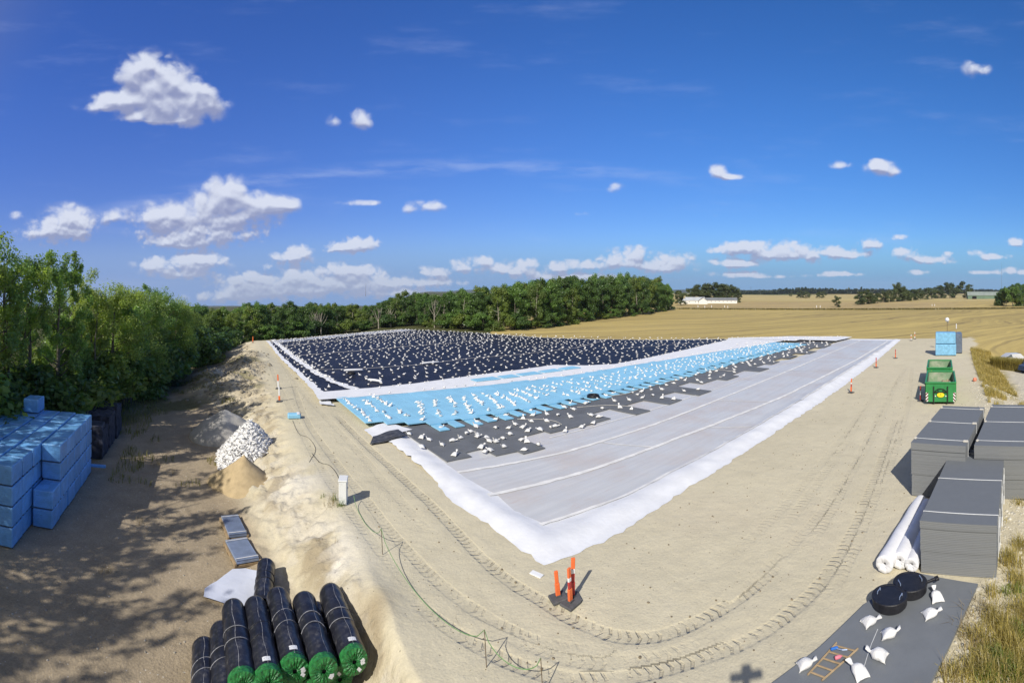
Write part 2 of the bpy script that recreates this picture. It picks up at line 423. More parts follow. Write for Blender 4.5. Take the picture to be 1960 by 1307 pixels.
# ---------------------------------------------------------------- ground: one sheet out to the horizon
def ground_material():
    m = bpy.data.materials.new("ground_surface"); m.use_nodes = True
    N = NT(m.node_tree); b = N.n['Principled BSDF']
    co = N.new('ShaderNodeTexCoord').outputs['Object']
    col = N.new('ShaderNodeAttribute', attribute_name='Col').outputs['Color']
    zs = N.new('ShaderNodeSeparateColor', {0: N.new('ShaderNodeAttribute', attribute_name='Zone').outputs['Color']})
    field, yard, rough = zs.outputs
    tr = N.new('ShaderNodeSeparateXYZ', {0: N.new('ShaderNodeAttribute', attribute_name='Track').outputs['Vector']})
    S_, T_, K_ = tr.outputs
    nf = N.noise(co, 14.0, 5, 0.7); nm = N.noise(co, 1.1, 5, 0.62)
    grain = N.m('ADD', N.m('MULTIPLY', N.m('SUBTRACT', nf, 0.5), 0.55), N.m('MULTIPLY', N.m('SUBTRACT', nm, 0.5), 0.30))
    grain = N.m('MULTIPLY', grain, N.m('ADD', 0.85, N.m('MULTIPLY', yard, 1.2)))
    f = N.m('ADD', 1.0, grain)
    # scattered pale pebbles and dark clods
    vo = N.new('ShaderNodeTexVoronoi', {'Vector': co, 'Scale': 5.5}); vo.feature = 'F1'
    vs = N.new('ShaderNodeSeparateColor', {0: vo.outputs['Color']})
    peb = N.m('MULTIPLY', N.step(vo.outputs['Distance'], 0.16, 0.09), N.step(vs.outputs[0], 0.66, 0.74))
    clod = N.m('MULTIPLY', N.step(vo.outputs['Distance'], 0.17, 0.08), N.step(vs.outputs[1], 0.90, 0.93))
    notf = N.m('SUBTRACT', 1.0, field)
    c = N.mix(1.0, col, N.new('ShaderNodeCombineColor', {0: f, 1: f, 2: f}).outputs[0], 'MULTIPLY')
    c = N.mix(N.m('MULTIPLY', N.m('MULTIPLY', peb, yard), 0.75), c, (0.62, 0.58, 0.5))
    c = N.mix(N.m('MULTIPLY', N.m('MULTIPLY', clod, notf), 0.6), c, (0.14, 0.115, 0.085))
    # stubble rows of the harvested field
    rot = N.new('ShaderNodeMapping', {'Vector': co, 'Rotation': (0, 0, math.radians(-11))})
    rs = N.new('ShaderNodeSeparateXYZ', {0: rot.outputs[0]})
    nb = N.noise(co, 0.02, 3, 0.5)
    yy = N.m('ADD', rs.outputs[1], N.m('MULTIPLY', nb, 30.0))
    row = N.m('SINE', N.m('MULTIPLY', yy, 2 * math.pi / 5.2))
    row2 = N.noise(N.v('MULTIPLY', N.new('ShaderNodeCombineXYZ', {0: rs.outputs[0], 1: yy, 2: 0.0}).outputs[0], (0.010, 0.33, 1)), 1.0, 4, 0.6)
    tram = N.step(N.m('ABSOLUTE', N.m('SUBTRACT', N.m('PINGPONG', yy, 12.0), 6.0)), 0.9, 0.25)
    row3 = N.noise(N.v('MULTIPLY', N.new('ShaderNodeCombineXYZ', {0: rs.outputs[0], 1: yy, 2: 3.0}).outputs[0], (0.004, 0.09, 1)), 1.0, 4, 0.6)
    rf = N.m('ADD', N.m('ADD', N.m('MULTIPLY', row, 0.05), N.m('MULTIPLY', N.m('SUBTRACT', row2, 0.5), 1.1)), N.m('MULTIPLY', N.m('SUBTRACT', row3, 0.5), 0.8))
    rf = N.m('SUBTRACT', rf, N.m('MULTIPLY', N.m('MULTIPLY', tram, N.step(N.noise(co, 0.03, 3, 0.6), 0.40, 0.55)), 0.32))
    rfm = N.m('ADD', 1.0, N.m('MULTIPLY', rf, field))
    c = N.mix(1.0, c, N.new('ShaderNodeCombineColor', {0: rfm, 1: rfm, 2: N.m('ADD', 1.0, N.m('MULTIPLY', N.m('MULTIPLY', rf, field), 0.7))}).outputs[0], 'MULTIPLY')
    # pressed tyre lugs: V-shaped bars along each track
    at = N.m('ABSOLUTE', T_)
    ph = N.m('ADD', N.m('DIVIDE', S_, 0.27), N.m('MULTIPLY', at, 1.7))
    lug = N.step(N.m('SINE', N.m('MULTIPLY', ph, 2 * math.pi)), 0.1, 0.85)
    wob = N.m('MULTIPLY', N.m('SUBTRACT', nm, 0.5), 0.12)
    band = N.m('MULTIPLY', N.step(N.m('ADD', at, wob), 0.27, 0.18), K_)
    lugk = N.m('MULTIPLY', N.m('MULTIPLY', lug, band), N.step(N.noise(co, 1.3, 5, 0.7), 0.38, 0.62))
    hgt = N.m('ADD', N.m('MULTIPLY', lugk, -0.06), N.m('MULTIPLY', band, -0.02))
    hgt = N.m('ADD', hgt, N.m('MULTIPLY', nf, N.m('ADD', 0.018, N.m('MULTIPLY', yard, 0.03))))
    hgt = N.m('ADD', hgt, N.m('MULTIPLY', N.m('MULTIPLY', N.noise(co, 3.2, 6, 0.68), rough), 0.20))
    hgt = N.m('ADD', hgt, N.m('MULTIPLY', N.noise(co, 2.0, 5, 0.6), 0.05))
    c = N.mix(N.m('MULTIPLY', lugk, 0.34), c, (0.25, 0.195, 0.12))          # damp sand turned up by the lugs
    bp = N.new('ShaderNodeBump', {'Height': hgt, 'Strength': 0.8, 'Distance': 1.0})
    N.put(b.inputs['Base Color'], c); N.put(b.inputs['Normal'], bp.outputs[0])
    b.inputs['Roughness'].default_value = 0.95; b.inputs['Specular IOR Level'].default_value = 0.1
    return m

def catmull(pts, n=8):
    P_ = [np.array(p[:2]) for p in pts]; P_ = [2 * P_[0] - P_[1]] + P_ + [2 * P_[-1] - P_[-2]]
    out = []
    for i in range(1, len(P_) - 2):
        for k in range(n):
            u = k / n; a, b, c, d = P_[i - 1], P_[i], P_[i + 1], P_[i + 2]
            out.append(0.5 * (2 * b + (c - a) * u + (2 * a - 5 * b + 4 * c - d) * u * u + (3 * b - a - 3 * c + d) * u ** 3))
    out.append(P_[-2]); return np.array(out)
TRACKS = [([(560, 730), (585, 800), (640, 880), (700, 955), (760, 1030), (830, 1105), (900, 1160), (980, 1208), (1060, 1235), (1150, 1247)], 0.6),
          ([(640, 790), (700, 850), (760, 905), (830, 970), (900, 1045), (960, 1100), (1030, 1145), (1100, 1185), (1180, 1216), (1260, 1215), (1340, 1185), (1420, 1140), (1500, 1070)], 0.9),
          ([(770, 1130), (850, 1195), (930, 1245), (1020, 1282), (1120, 1300), (1220, 1290), (1330, 1262), (1430, 1225), (1520, 1165), (1590, 1090), (1640, 1000), (1680, 900), (1715, 800)], 0.75),
          ([(1540, 1060), (1600, 960), (1640, 880), (1680, 800), (1705, 750), (1735, 700)], 0.35),
          ([(1480, 1040), (1560, 930), (1610, 860), (1660, 780)], 0.3),
          ([(512, 690), (545, 760), (590, 850), (640, 935), (690, 1005), (745, 1075), (800, 1135)], 0.35), ([(530, 680), (575, 745), (640, 815), (700, 880), (760, 950), (830, 1025)], 0.3),
          ([(1560, 1180), (1620, 1080), (1670, 960), (1705, 860), (1730, 790)], 0.35), ([(1380, 1080), (1480, 990), (1560, 900), (1640, 800), (1690, 730)], 0.25),
          ([(900, 1190), (1000, 1228), (1100, 1262), (1220, 1262), (1320, 1240), (1420, 1190)], 0.4), ([(1720, 720), (1690, 790), (1650, 870), (1590, 960), (1500, 1060), (1400, 1150)], 0.3), ([(1745, 700), (1738, 770), (1715, 850), (1690, 930)], 0.35)]

def build_ground():
    a_f = np.radians(np.arange(-66, 66.01, 0.165)); a_b = np.radians(np.arange(66, 294, 6.0))[1:]
    ang = np.concatenate([a_f, a_b]); na = len(ang)
    r = [0.0, 1.5, 3.0, 4.5, 5.5]
    while r[-1] < 130: r.append(r[-1] * 1.0045)
    while r[-1] < 9000: r.append(r[-1] * 1.022)
    r = np.array(r); nr = len(r)
    R, A = np.meshgrid(r, ang, indexing='ij')
    x = (R * np.sin(A)).ravel(); y = (R * np.cos(A)).ravel()
    z = ZT(x, y)
    s, t, yl, far, back, vr, rim, toe, ver = zparts(x, y)
    rr = np.hypot(x, y)
    lerp = lambda a, b, k: a + (np.asarray(b) - a) * k[:, None]
    n1 = fbm(x, y, 9, 4, 21); n2 = fbm(x, y, 2.5, 4, 22); n3 = fbm(x, y, 40, 4, 23)
    col = np.tile(np.array([0.58, 0.523, 0.38]), (len(x), 1))
    col *= (0.90 + 0.24 * n1 + 0.10 * (n2 - 0.5))[:, None]
    col = lerp(col, (0.585, 0.52, 0.38), 0.7 * sst((n1 - 0.52) / 0.14) * (s > 0))      # drier, greyer patches
    col = lerp(col, (0.60, 0.54, 0.40), 0.6 * sst((-t - 3) / 9) * (s > 6))
    # slope down to the yard: loose yellower sand with chalk spills
    mid = sst(1 - np.abs(yl - 0.45) / 0.5)
    col = lerp(col, (0.53, 0.455, 0.32), mid * 0.75)
    chalk = np.exp(-((s + 6.3) / 1.3) ** 2 - ((t - 4.6) / 2.4) ** 2) + 0.7 * np.exp(-((s + 6.2) / 1.6) ** 2 - ((t - 11) / 2.5) ** 2)
    col = lerp(col, (0.72, 0.68, 0.60), np.clip(chalk * sst((fbm(x, y, 1.4, 4, 61) - 0.30) / 0.2), 0, 0.85))
    ero = fbm(x, y, 0.9, 5, 66); col = lerp(col, (0.34, 0.275, 0.18), mid * sst((ero - 0.52) / 0.12) * 0.65); col = lerp(col, (0.66, 0.61, 0.51), mid * sst((0.42 - ero) / 0.12) * 0.6)
    damp = np.exp(-((s + 5.6) / 0.5) ** 2 - ((t - 0.9) / 0.6) ** 2)
    col = lerp(col, (0.30, 0.225, 0.13), damp * 0.6)
    # yard: trodden gravelly soil, browner and weedier towards the trees
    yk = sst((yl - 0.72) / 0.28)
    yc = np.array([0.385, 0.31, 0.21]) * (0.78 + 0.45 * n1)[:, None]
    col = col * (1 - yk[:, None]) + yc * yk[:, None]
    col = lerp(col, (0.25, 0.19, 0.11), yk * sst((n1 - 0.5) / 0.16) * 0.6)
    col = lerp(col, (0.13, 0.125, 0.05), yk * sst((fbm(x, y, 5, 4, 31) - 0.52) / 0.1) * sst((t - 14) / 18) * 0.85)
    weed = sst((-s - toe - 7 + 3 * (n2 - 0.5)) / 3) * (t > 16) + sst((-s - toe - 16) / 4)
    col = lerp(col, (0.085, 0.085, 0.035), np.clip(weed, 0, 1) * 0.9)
    dump = np.zeros(len(x))
    for (ms, mt, rs, rt) in ((-8.0, 36, 2.6, 8), (-6.5, 47, 2.8, 7), (-10.5, 44, 2.6, 10), (-6.0, 56, 2.5, 7)):
        dump = np.maximum(dump, np.exp(-((s - ms) / rs) ** 2 - ((t - mt) / rt) ** 2))
    dc = np.array([0.52, 0.45, 0.32]) * (0.55 + 0.9 * fbm(x, y, 1.2, 4, 41))[:, None]
    dk = sst((dump - 0.2) / 0.3)
    col = col * (1 - dk[:, None]) + dc * dk[:, None]
    col = lerp(col, (0.17, 0.16, 0.07), dk * sst((fbm(x, y, 3, 4, 43) - 0.54) / 0.08) * 0.7)
    # right-hand verge
    vk = sst((-t - ver + 0.3 + 1.6 * (n2 - 0.5)) / 1.2) * (s < 62)
    col = lerp(col, (0.57, 0.51, 0.38), vk * 0.8)
    gk = vk * sst((n2 - 0.42) / 0.1) * sst((-t - ver - 1.0) / 1.5)
    gk = np.where((s > 20) & (s < 45) & (t < -ver - 6.5), 0, gk)
    col = lerp(col, (0.36, 0.31, 0.15), gk * 0.7)
    gk2 = vk * sst((s - 33) / 4) * sst((-t - ver) / 1.0)
    col = lerp(col, (0.36, 0.30, 0.13), gk2 * 0.7 * (t > -ver - 4))
    padk = sst((s - 19) / 3) * (1 - sst((s - 53) / 1.5)) * sst((-t - ver - 4.2) / 1.0)
    col = lerp(col, (0.58, 0.53, 0.42), padk)
    # fields
    fld = np.maximum(sst((t - np.interp(s, *TFAR) - 0.9) / 0.8) * (s > -1), sst((s - 85.5) / 1.0))
    fld = np.maximum(fld, sst((-t - ver - np.interp(s, [50, 56, 60], [30, 6, 1.2]) + 2 * (n2 - 0.5)) / 1.0) * sst((s - 38) / 2))
    fld = np.maximum(fld, sst((-t - 40) / 8) * 1.0)
    fld = fld * (rr > 40)
    fld = np.clip(fld, 0, 1)
    fc = np.tile(np.array([0.445, 0.345, 0.135]), (len(x), 1)) * (0.86 + 0.28 * n3)[:, None]
    da = rr * np.cos(A.ravel() - 0.70)           # across-field distance
    up = sst((da - 233) / 5)
    fc = lerp(fc, (0.45, 0.34, 0.165), up * sst((1.02 - A.ravel()) * 6) * sst((A.ravel() - 0.3) * 10) * (rr < 420) * 0.85)
    gold = sst((rr - 430) / 40)
    fc = lerp(fc, (0.50, 0.40, 0.18), gold)
    fc = lerp(fc, (0.16, 0.18, 0.07), sst((fbm(x, y, 320, 3, 51) - 0.5) / 0.06) * sst((rr - 900) / 300))
    fc = lerp(fc, (0.09, 0.105, 0.05), sst((rr - 1900) / 500) * 0.9)
    strip = np.exp(-((da - 233) / 2.6) ** 2) * (A.ravel() > 0.3) * (A.ravel() < 1.2)
    fc = lerp(fc, (0.13, 0.115, 0.04), strip * 0.9)
    col = col * (1 - fld[:, None]) + fc * fld[:, None]
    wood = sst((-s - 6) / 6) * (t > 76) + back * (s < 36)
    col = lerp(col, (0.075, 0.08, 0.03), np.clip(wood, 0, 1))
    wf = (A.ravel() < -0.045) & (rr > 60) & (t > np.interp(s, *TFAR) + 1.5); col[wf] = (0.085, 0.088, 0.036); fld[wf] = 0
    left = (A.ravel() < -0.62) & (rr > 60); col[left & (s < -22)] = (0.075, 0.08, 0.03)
    # tracks
    tk = np.zeros((len(x), 3), np.float32); tk[:, 1] = 9
    sel = np.where((rr > 8) & (rr < 75))[0]
    best = np.full(len(sel), 9.0)
    q = np.stack([x[sel], y[sel]], 1)
    for pl, wgt in TRACKS:
        pts = catmull([G(*p) for p in pl], 6); acc = 0.0; tot = np.hypot(*(pts[1:] - pts[:-1]).T).sum()
        for i in range(len(pts) - 1):
            a, b = pts[i], pts[i + 1]; ab = b - a; L = np.hypot(*ab); u = ab / L
            near = np.where((np.abs(q - (a + b) / 2).max(1) < L / 2 + 0.9))[0]
            d = q[near] - a; k = np.clip(d @ u, 0, L); pd = d - k[:, None] * u
            lat = d[:, 0] * u[1] - d[:, 1] * u[0]; dist = np.hypot(pd[:, 0], pd[:, 1])
            ok = (dist < best[near]) & (dist < 0.7); ii = near[ok]
            best[ii] = dist[ok]; tk[sel[ii], 0] = acc + k[ok]; tk[sel[ii], 1] = np.abs(lat[ok]); tk[sel[ii], 2] = wgt * np.clip(np.minimum(acc + k[ok], tot - acc - k[ok]) / 2.5, 0, 1)
            acc += L
    kb = np.zeros(len(x)); kb[sel] = np.exp(-(best / 0.32) ** 2) * tk[sel, 2]
    z = z - 0.03 * kb
    col = col * (1 - 0.07 * kb)[:, None]
    idx = np.arange(nr * na).reshape(nr, na)
    nx = np.roll(idx, -1, axis=1)
    quads = np.stack([idx[:-1], idx[1:], nx[1:], nx[:-1]], -1).reshape(-1, 4)[:, ::-1]
    quads = quads[na:]                              # the pole itself is closed by the next ring
    tri0 = idx[1]
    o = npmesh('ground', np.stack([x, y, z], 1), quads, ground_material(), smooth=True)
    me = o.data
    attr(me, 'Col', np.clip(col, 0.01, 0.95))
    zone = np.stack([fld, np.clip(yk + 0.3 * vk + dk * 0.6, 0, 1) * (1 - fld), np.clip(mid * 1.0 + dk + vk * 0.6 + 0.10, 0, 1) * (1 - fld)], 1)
    attr(me, 'Zone', zone); attr(me, 'Track', tk, 'FLOAT_VECTOR')
    meta(o, kind='structure')
build_ground()

# ---------------------------------------------------------------- far ridge on the horizon
def hills():
    a = np.radians(np.linspace(-75, 75, 240)); rows = [(3600, 0.0), (4200, 0.55), (4800, 1.0), (5600, 0.7), (6400, -0.2)]
    V = []
    for (d, k) in rows:
        for i, an in enumerate(a):
            hh = 14 + 16 * float(vnoise(np.array([i / 9.0]), np.array([d / 900.0]), 3)[0]) + 4 * float(vnoise(np.array([i / 1.3]), np.array([d / 100.0]), 4)[0])
            V.append((d * math.sin(an), d * math.cos(an), hh * k - 3 - 0.034 * d * float(sst(np.array([(-0.10 - an) / 0.15]))[0])))
    n = len(a); q = [(r * n + i, r * n + i + 1, (r + 1) * n + i + 1, (r + 1) * n + i) for r in range(len(rows) - 1) for i in range(n - 1)]
    m = mat('distant_woodland', (0.055, 0.075, 0.055), 0.9, 0.5, 0.012)
    o = npmesh('hills', np.array(V), np.array(q), m, smooth=True); meta(o, kind='structure')
hills()

# ---------------------------------------------------------------- the liner field
def site_sheet(name, poly_st, zf, material, parent=None, step=0.5, thick=0.0, smooth=True, wob=0.0, seed=1):
    """a real sheet cut to a polygon given in site coordinates, draped over zf(s, t)"""
    import bmesh
    bm = bmesh.new()
    pts = []
    n = len(poly_st)
    rnd = random.Random(seed)
    for i in range(n):
        a = poly_st[i]; b = poly_st[(i + 1) % n]; L = math.hypot(b[0] - a[0], b[1] - a[1]); k = max(1, int(L / max(step, 0.3)))
        for j in range(k):
            u = j / k; w = wob * (rnd.random() - 0.5) * (1 if 0 < j else 0.3)
            pts.append((a[0] + (b[0] - a[0]) * u + w * (b[1] - a[1]) / max(L, .01), a[1] + (b[1] - a[1]) * u - w * (b[0] - a[0]) / max(L, .01)))
    f = bm.faces.new([bm.verts.new((p[0], p[1], 0)) for p in pts])
    bm.normal_update()
    if f.normal.z < 0: f.normal_flip()
    s0, s1_ = min(p[0] for p in pts), max(p[0] for p in pts); t0, t1 = min(p[1] for p in pts), max(p[1] for p in pts)
    x = s0 + step
    while x < s1_:
        bmesh.ops.bisect_plane(bm, geom=bm.verts[:] + bm.edges[:] + bm.faces[:], plane_co=(x, 0, 0), plane_no=(1, 0, 0), dist=1e-5); x += step
    y = t0 + step
    while y < t1:
        bmesh.ops.bisect_plane(bm, geom=bm.verts[:] + bm.edges[:] + bm.faces[:], plane_co=(0, y, 0), plane_no=(0, 1, 0), dist=1e-5); y += step
    if thick:
        r = bmesh.ops.extrude_face_region(bm, geom=bm.faces[:])
        top = [v for v in r['geom'] if isinstance(v, bmesh.types.BMVert)]
        for v in top: v.co.z = 1.0
    st = np.array([v.co[:] for v in bm.verts])
    zz = zf(st[:, 0], st[:, 1])
    if thick: zz = np.where(st[:, 2] > 0.5, zz, zz - thick)
    for v, z in zip(bm.verts, zz): v.co = WS(v.co.x, v.co.y, z)
    bm.normal_update()
    me = bpy.data.meshes.new(name); bm.to_mesh(me); bm.free()
    me.materials.append(material)
    if smooth: me.polygons.foreach_set('use_smooth', [True] * len(me.polygons))
    return link(bpy.data.objects.new(name, me), parent)

def w2(s, t, sc, seed): x = C0.x + s * c1 - t * s1; y = C0.y + s * s1 + t * c1; return fbm(x, y, sc, 4, seed) - 0.5
def z_mem(s, t):
    e = np.minimum(s + 0.25 * w2(s, t, 4, 70), np.where(s < 79, t + 0.25 * w2(s, t, 4, 71), 5))
    berm = 0.13 * sst(e / 0.75) * (1 - sst((e - 0.95) / 0.75))
    fold = 0.17 * w2(s * 1.0 + 0.5 * t, t * 0.5 - .3 * s, 1.5, 72) + 0.06 * w2(s, t, 0.6, 73)
    k = 1 - 0.75 * sst((e - 1.2) / 0.8)
    return 0.012 + 0.05 * sst(e / 0.35) + berm + fold * k * sst(e / 0.3)
M_white = mat('white_fleece', (0.74, 0.75, 0.78), 0.85, 0.05, 1.2, bump=0.25, bsc=6, spec=0.15, dirt=(0.55, 0.52, 0.47), dsc=1.1, dth=(0.66, 0.85))
def translucent_foil():
    m = bpy.data.materials.new('pale_grey_foil'); m.use_nodes = True
    N = NT(m.node_tree); b = N.n['Principled BSDF']
    co = N.new('ShaderNodeTexCoord').outputs['Object']
    r = N.new('ShaderNodeMapping', {'Vector': co, 'Rotation': (0, 0, -A1)}).outputs[0]
    st = N.noise(N.v('MULTIPLY', r, (0.10, 2.4, 1)), 1.0, 6, 0.68)
    st2 = N.noise(N.v('MULTIPLY', r, (0.5, 9.0, 1)), 1.0, 5, 0.7)
    pt = N.noise(co, 0.22, 5, 0.6)
    c = N.mix(N.step(st, 0.34, 0.68), (0.54, 0.545, 0.55), (0.615, 0.615, 0.615))
    c = N.mix(N.m('MULTIPLY', N.step(st2, 0.35, 0.7), 0.2), c, (0.62, 0.62, 0.63))
    c = N.mix(N.m('MULTIPLY', N.step(pt, 0.42, 0.68), 0.65), c, (0.545, 0.485, 0.44))
    rust = N.noise(N.v('MULTIPLY', r, (0.35, 1.6, 1)), 1.0, 6, 0.7)
    c = N.mix(N.m('MULTIPLY', N.step(rust, 0.58, 0.74), 0.55), c, (0.52, 0.39, 0.33))
    N.put(b.inputs['Base Color'], c); b.inputs['Roughness'].default_value = 0.42; b.inputs['Specular IOR Level'].default_value = 0.35
    bp = N.new('ShaderNodeBump', {'Height': N.m('ADD', N.m('MULTIPLY', st, 0.6), N.m('MULTIPLY', st2, 0.25)), 'Strength': 0.28, 'Distance': 0.10})
    N.put(b.inputs['Normal'], bp.outputs[0])
    return m
M_foil = translucent_foil()
M_seam = mat('white_seam_tape', (0.76, 0.75, 0.73), 0.8, 0.10, 1.5, dirt=(0.5, 0.44, 0.4), dsc=2.5, dth=(0.6, 0.8))
mem = empty('groundsheet', WS(0, 0, 0), 0, 'pale grey translucent groundsheet with white folded edges in front of the dark grey boards', 'groundsheet')
mem_inv = Matrix.Translation(-Vector(mem.location))
def under(o, root):
    """keep world placement when parenting to an unrotated root"""
    o.parent = root; o.location = -Vector(root.location); return o
edge_poly = [(0, 0), (2.5, -0.35), (5.3, -0.2), (9.1, -0.1), (13.9, -0.2), (20.2, -0.25), (26.1, -0.5), (35.8, -0.6), (52.3, -0.6), (79.5, 0), (79.0, 9.5),
             (78, 10.5), (70, 10.5), (60, 10.2), (50, 10.4), (45, 12), (5, 15.8), (0.2, 15.8), (0.3, 12.5), (0.3, 10.7), (0.25, 8.8), (-0.2, 6.3), (-0.1, 4.6), (0, 3.2), (0, 1.6)]
under(site_sheet('white_edge', edge_poly, lambda s, t: z_mem(s, t), M_white, None, 0.33, wob=0.2, seed=3), mem)
in_poly = [(1.75, 2.1), (6, 1.55), (11.5, 1.45), (19, 1.3), (33, 0.95), (63, 0.8), (77, 1.0), (77, 9.3), (76, 10.4), (60, 10.3), (50, 10.5), (45, 12.5), (5, 15.6), (2.0, 15.6), (1.7, 10.9), (1.6, 7.5), (1.8, 5.5), (1.5, 3.8)]
under(site_sheet('foil', in_poly, lambda s, t: z_mem(s, t) + 0.012, M_foil, None, 0.45, wob=0.10, seed=4), mem)
def ribbon(name, line, wd, zf, material, parent, dz=0.02, seed=0, jag=0.0, step=0.35):
    rnd = random.Random(seed); V = []; Q = []
    pts = []
    for (a, b) in zip(line[:-1], line[1:]):
        L = math.hypot(b[0] - a[0], b[1] - a[1]); k = max(1, int(L / step))
        pts += [(a[0] + (b[0] - a[0]) * j / k, a[1] + (b[1] - a[1]) * j / k) for j in range(k)]
    pts.append(line[-1])
    for i, p in enumerate(pts):
        a = pts[max(i - 1, 0)]; b = pts[min(i + 1, len(pts) - 1)]; L = math.hypot(b[0] - a[0], b[1] - a[1]) or 1
        nx, ny = -(b[1] - a[1]) / L, (b[0] - a[0]) / L
        for sg in (-1, 1):
            w = wd / 2 * (1 + jag * (rnd.random() - 0.4))
            V.append((p[0] + nx * w * sg, p[1] + ny * w * sg))
    V = np.array(V); zz = zf(V[:, 0], V[:, 1]) + dz
    W3 = np.array([WS(a, b, z) for (a, b), z in zip(V, zz)])
    Q = [(2 * i, 2 * i + 1, 2 * i + 3, 2 * i + 2) for i in range(len(pts) - 1)]
    Q = [q[::-1] for q in Q]
    o = npmesh(name, W3, np.array(Q), material)
    return under(o, parent) if parent is not None else o
for i, (ln, wd) in enumerate([([(1.4, 5.6), (7, 4.9), (14.4, 4.5), (28.4, 3.1), (51.7, 2.1), (76, 1.9)], 0.26), ([(1.6, 8.7), (8, 7.8), (15.8, 7.5), (32.9, 7.6), (60.6, 7.4), (76, 7.0)], 0.23),
                              ([(1.6, 2.15), (6, 1.6), (11.5, 1.5), (19, 1.35), (33, 1.0), (63, 0.85)], 0.18), ([(9, 10.4), (20, 10.1), (34, 9.9), (56, 9.6)], 0.10),
                              ([(10.6, 7.7), (12.1, 4.7)], 0.10), ([(24.5, 7.6), (26.0, 3.4)], 0.10), ([(17.2, 4.3), (19.0, 1.4)], 0.10), ([(41, 7.5), (42.4, 2.6)], 0.12)]):
    ribbon('seam', ln, wd, z_mem, M_seam, mem, 0.03, i, 0.5)

# dark grey insulation boards, laid so that the ends step in and out
M_grey = mat('dark_grey_board', (0.142, 0.150, 0.162), 0.75, 0.10, 0.8, bump=0.15, bsc=20, spec=0.25, rand=0.07, dirt=(0.30, 0.27, 0.23), dsc=0.9, dth=(0.64, 0.86))
def zflat(h): return lambda s, t: h + 0.02 * w2(s, t, 2.0, 77)
STEPS = [(1.75, 3.3, 10.2), (3.3, 4.5, 10.9), (4.5, 5.9, 9.6), (5.9, 7.5, 8.95), (7.5, 9.6, 11.5), (9.6, 12.0, 11.0), (12.0, 15.0, 10.7), (15.0, 17.0, 12.6), (17.0, 18.6, 10.0), (18.6, 21.0, 12.5),
         (21.0, 23.0, 9.9), (23.0, 25.2, 12.4), (25.2, 27.4, 9.7), (27.4, 29.8, 13.6), (29.8, 32.6, 12.2), (32.6, 35.4, 11.0), (35.4, 38.8, 12.0), (38.8, 41.4, 10.2), (41.4, 44.2, 12.0),
         (44.2, 47.0, 11.0), (47.0, 50.0, 12.2), (50.0, 53.0, 10.8), (53.0, 55.4, 12.0), (55.4, 58.6, 9.9), (58.6, 63.0, 11.6), (63.0, 67.5, 10.0), (67.5, 71.5, 10.9)]
for i, (a, b, lo) in enumerate(STEPS):
    ts = lo
    row = 0
    while ts < 16.8:
        te = min(ts + 2.5, 17.2)
        if te - ts < 0.6: break
        o = site_sheet('grey_board', [(a + .012, ts + .01), (b - .012, ts + .01 + 0.10 * math.sin(i * 2.1) * (row == 0)), (b - .012, te - .01), (a + .012, te - .01)], zflat(0.15 + 0.004 * (i % 2)), M_grey, None, 1.6, thick=0.06, smooth=False)
        meta(o, 'flat dark grey insulation board ' + ('at the stepped free edge over the pale groundsheet' if row == 0 else 'inside the band between groundsheet and light blue boards'), 'board', 'dark grey boards laid out under the sandbags')
        ts = te; row += 1

# light blue insulation boards, columns of boards side by side, every second lower end sticking out
M_blue = mat('light_blue_board', (0.27, 0.56, 0.76), 0.55, 0.05, 0.8, spec=0.35, rand=0.05)
def btop(s): return np.interp(s, [0, 10, 23, 33, 48, 70], [26.3, 26.3, 25.0, 24.8, 23.2, 19.7])
NB = 52
bmesh_cache = {}
def board_mesh(w, l):
    k = (round(w, 2), round(l, 2))
    if k not in bmesh_cache:
        mb = MB().box((0, 0, 0), (w - 0.012, l - 0.012, 0.08), bev=0.006)
        o = mb.build('blue_board', M_blue); bmesh_cache[k] = o.data; bpy.data.objects.remove(o)
    return bmesh_cache[k]
for i in range(NB):
    a = -0.1 + i * 1.28 + 0.0; w = 1.28
    tb = np.interp(a, [0, 1.3, 2.6, 4, 45, 66], [17.9, 17.6, 16.4, 16.3, 16.4, 15.2]) + (0.0 if i % 2 else 0.45)
    tt = float(btop(a)); n = 4; l = (tt - tb) / n
    for j in range(n):
        o = link(bpy.data.objects.new('blue_board', board_mesh(w, round(l, 2))))
        o.location = WS(a + w / 2, tb + l * (j + .5), 0.31 + 0.003 * ((i + j) % 3)); o.rotation_euler = (0, 0, A1)
        meta(o, 'light blue board ' + ('at the stepped lower end of its row, beside dark grey' if j == 0 else 'beside the white fleece strip' if j == n - 1 else 'in the middle of the light blue field'), 'board', 'light blue boards laid in a long field')
    # lower layer sticks out beneath
    if i > 2:
        o = link(bpy.data.objects.new('blue_board', board_mesh(0.72, 1.6)))
        o.location = WS(a + 0.45, tb - 0.15 - (0.35 if i % 2 else 0.55), 0.225); o.rotation_euler = (0, 0, A1)
        meta(o, 'lower light blue board sticking out like a tooth over the dark grey boards', 'board', 'light blue boards laid in a long field')

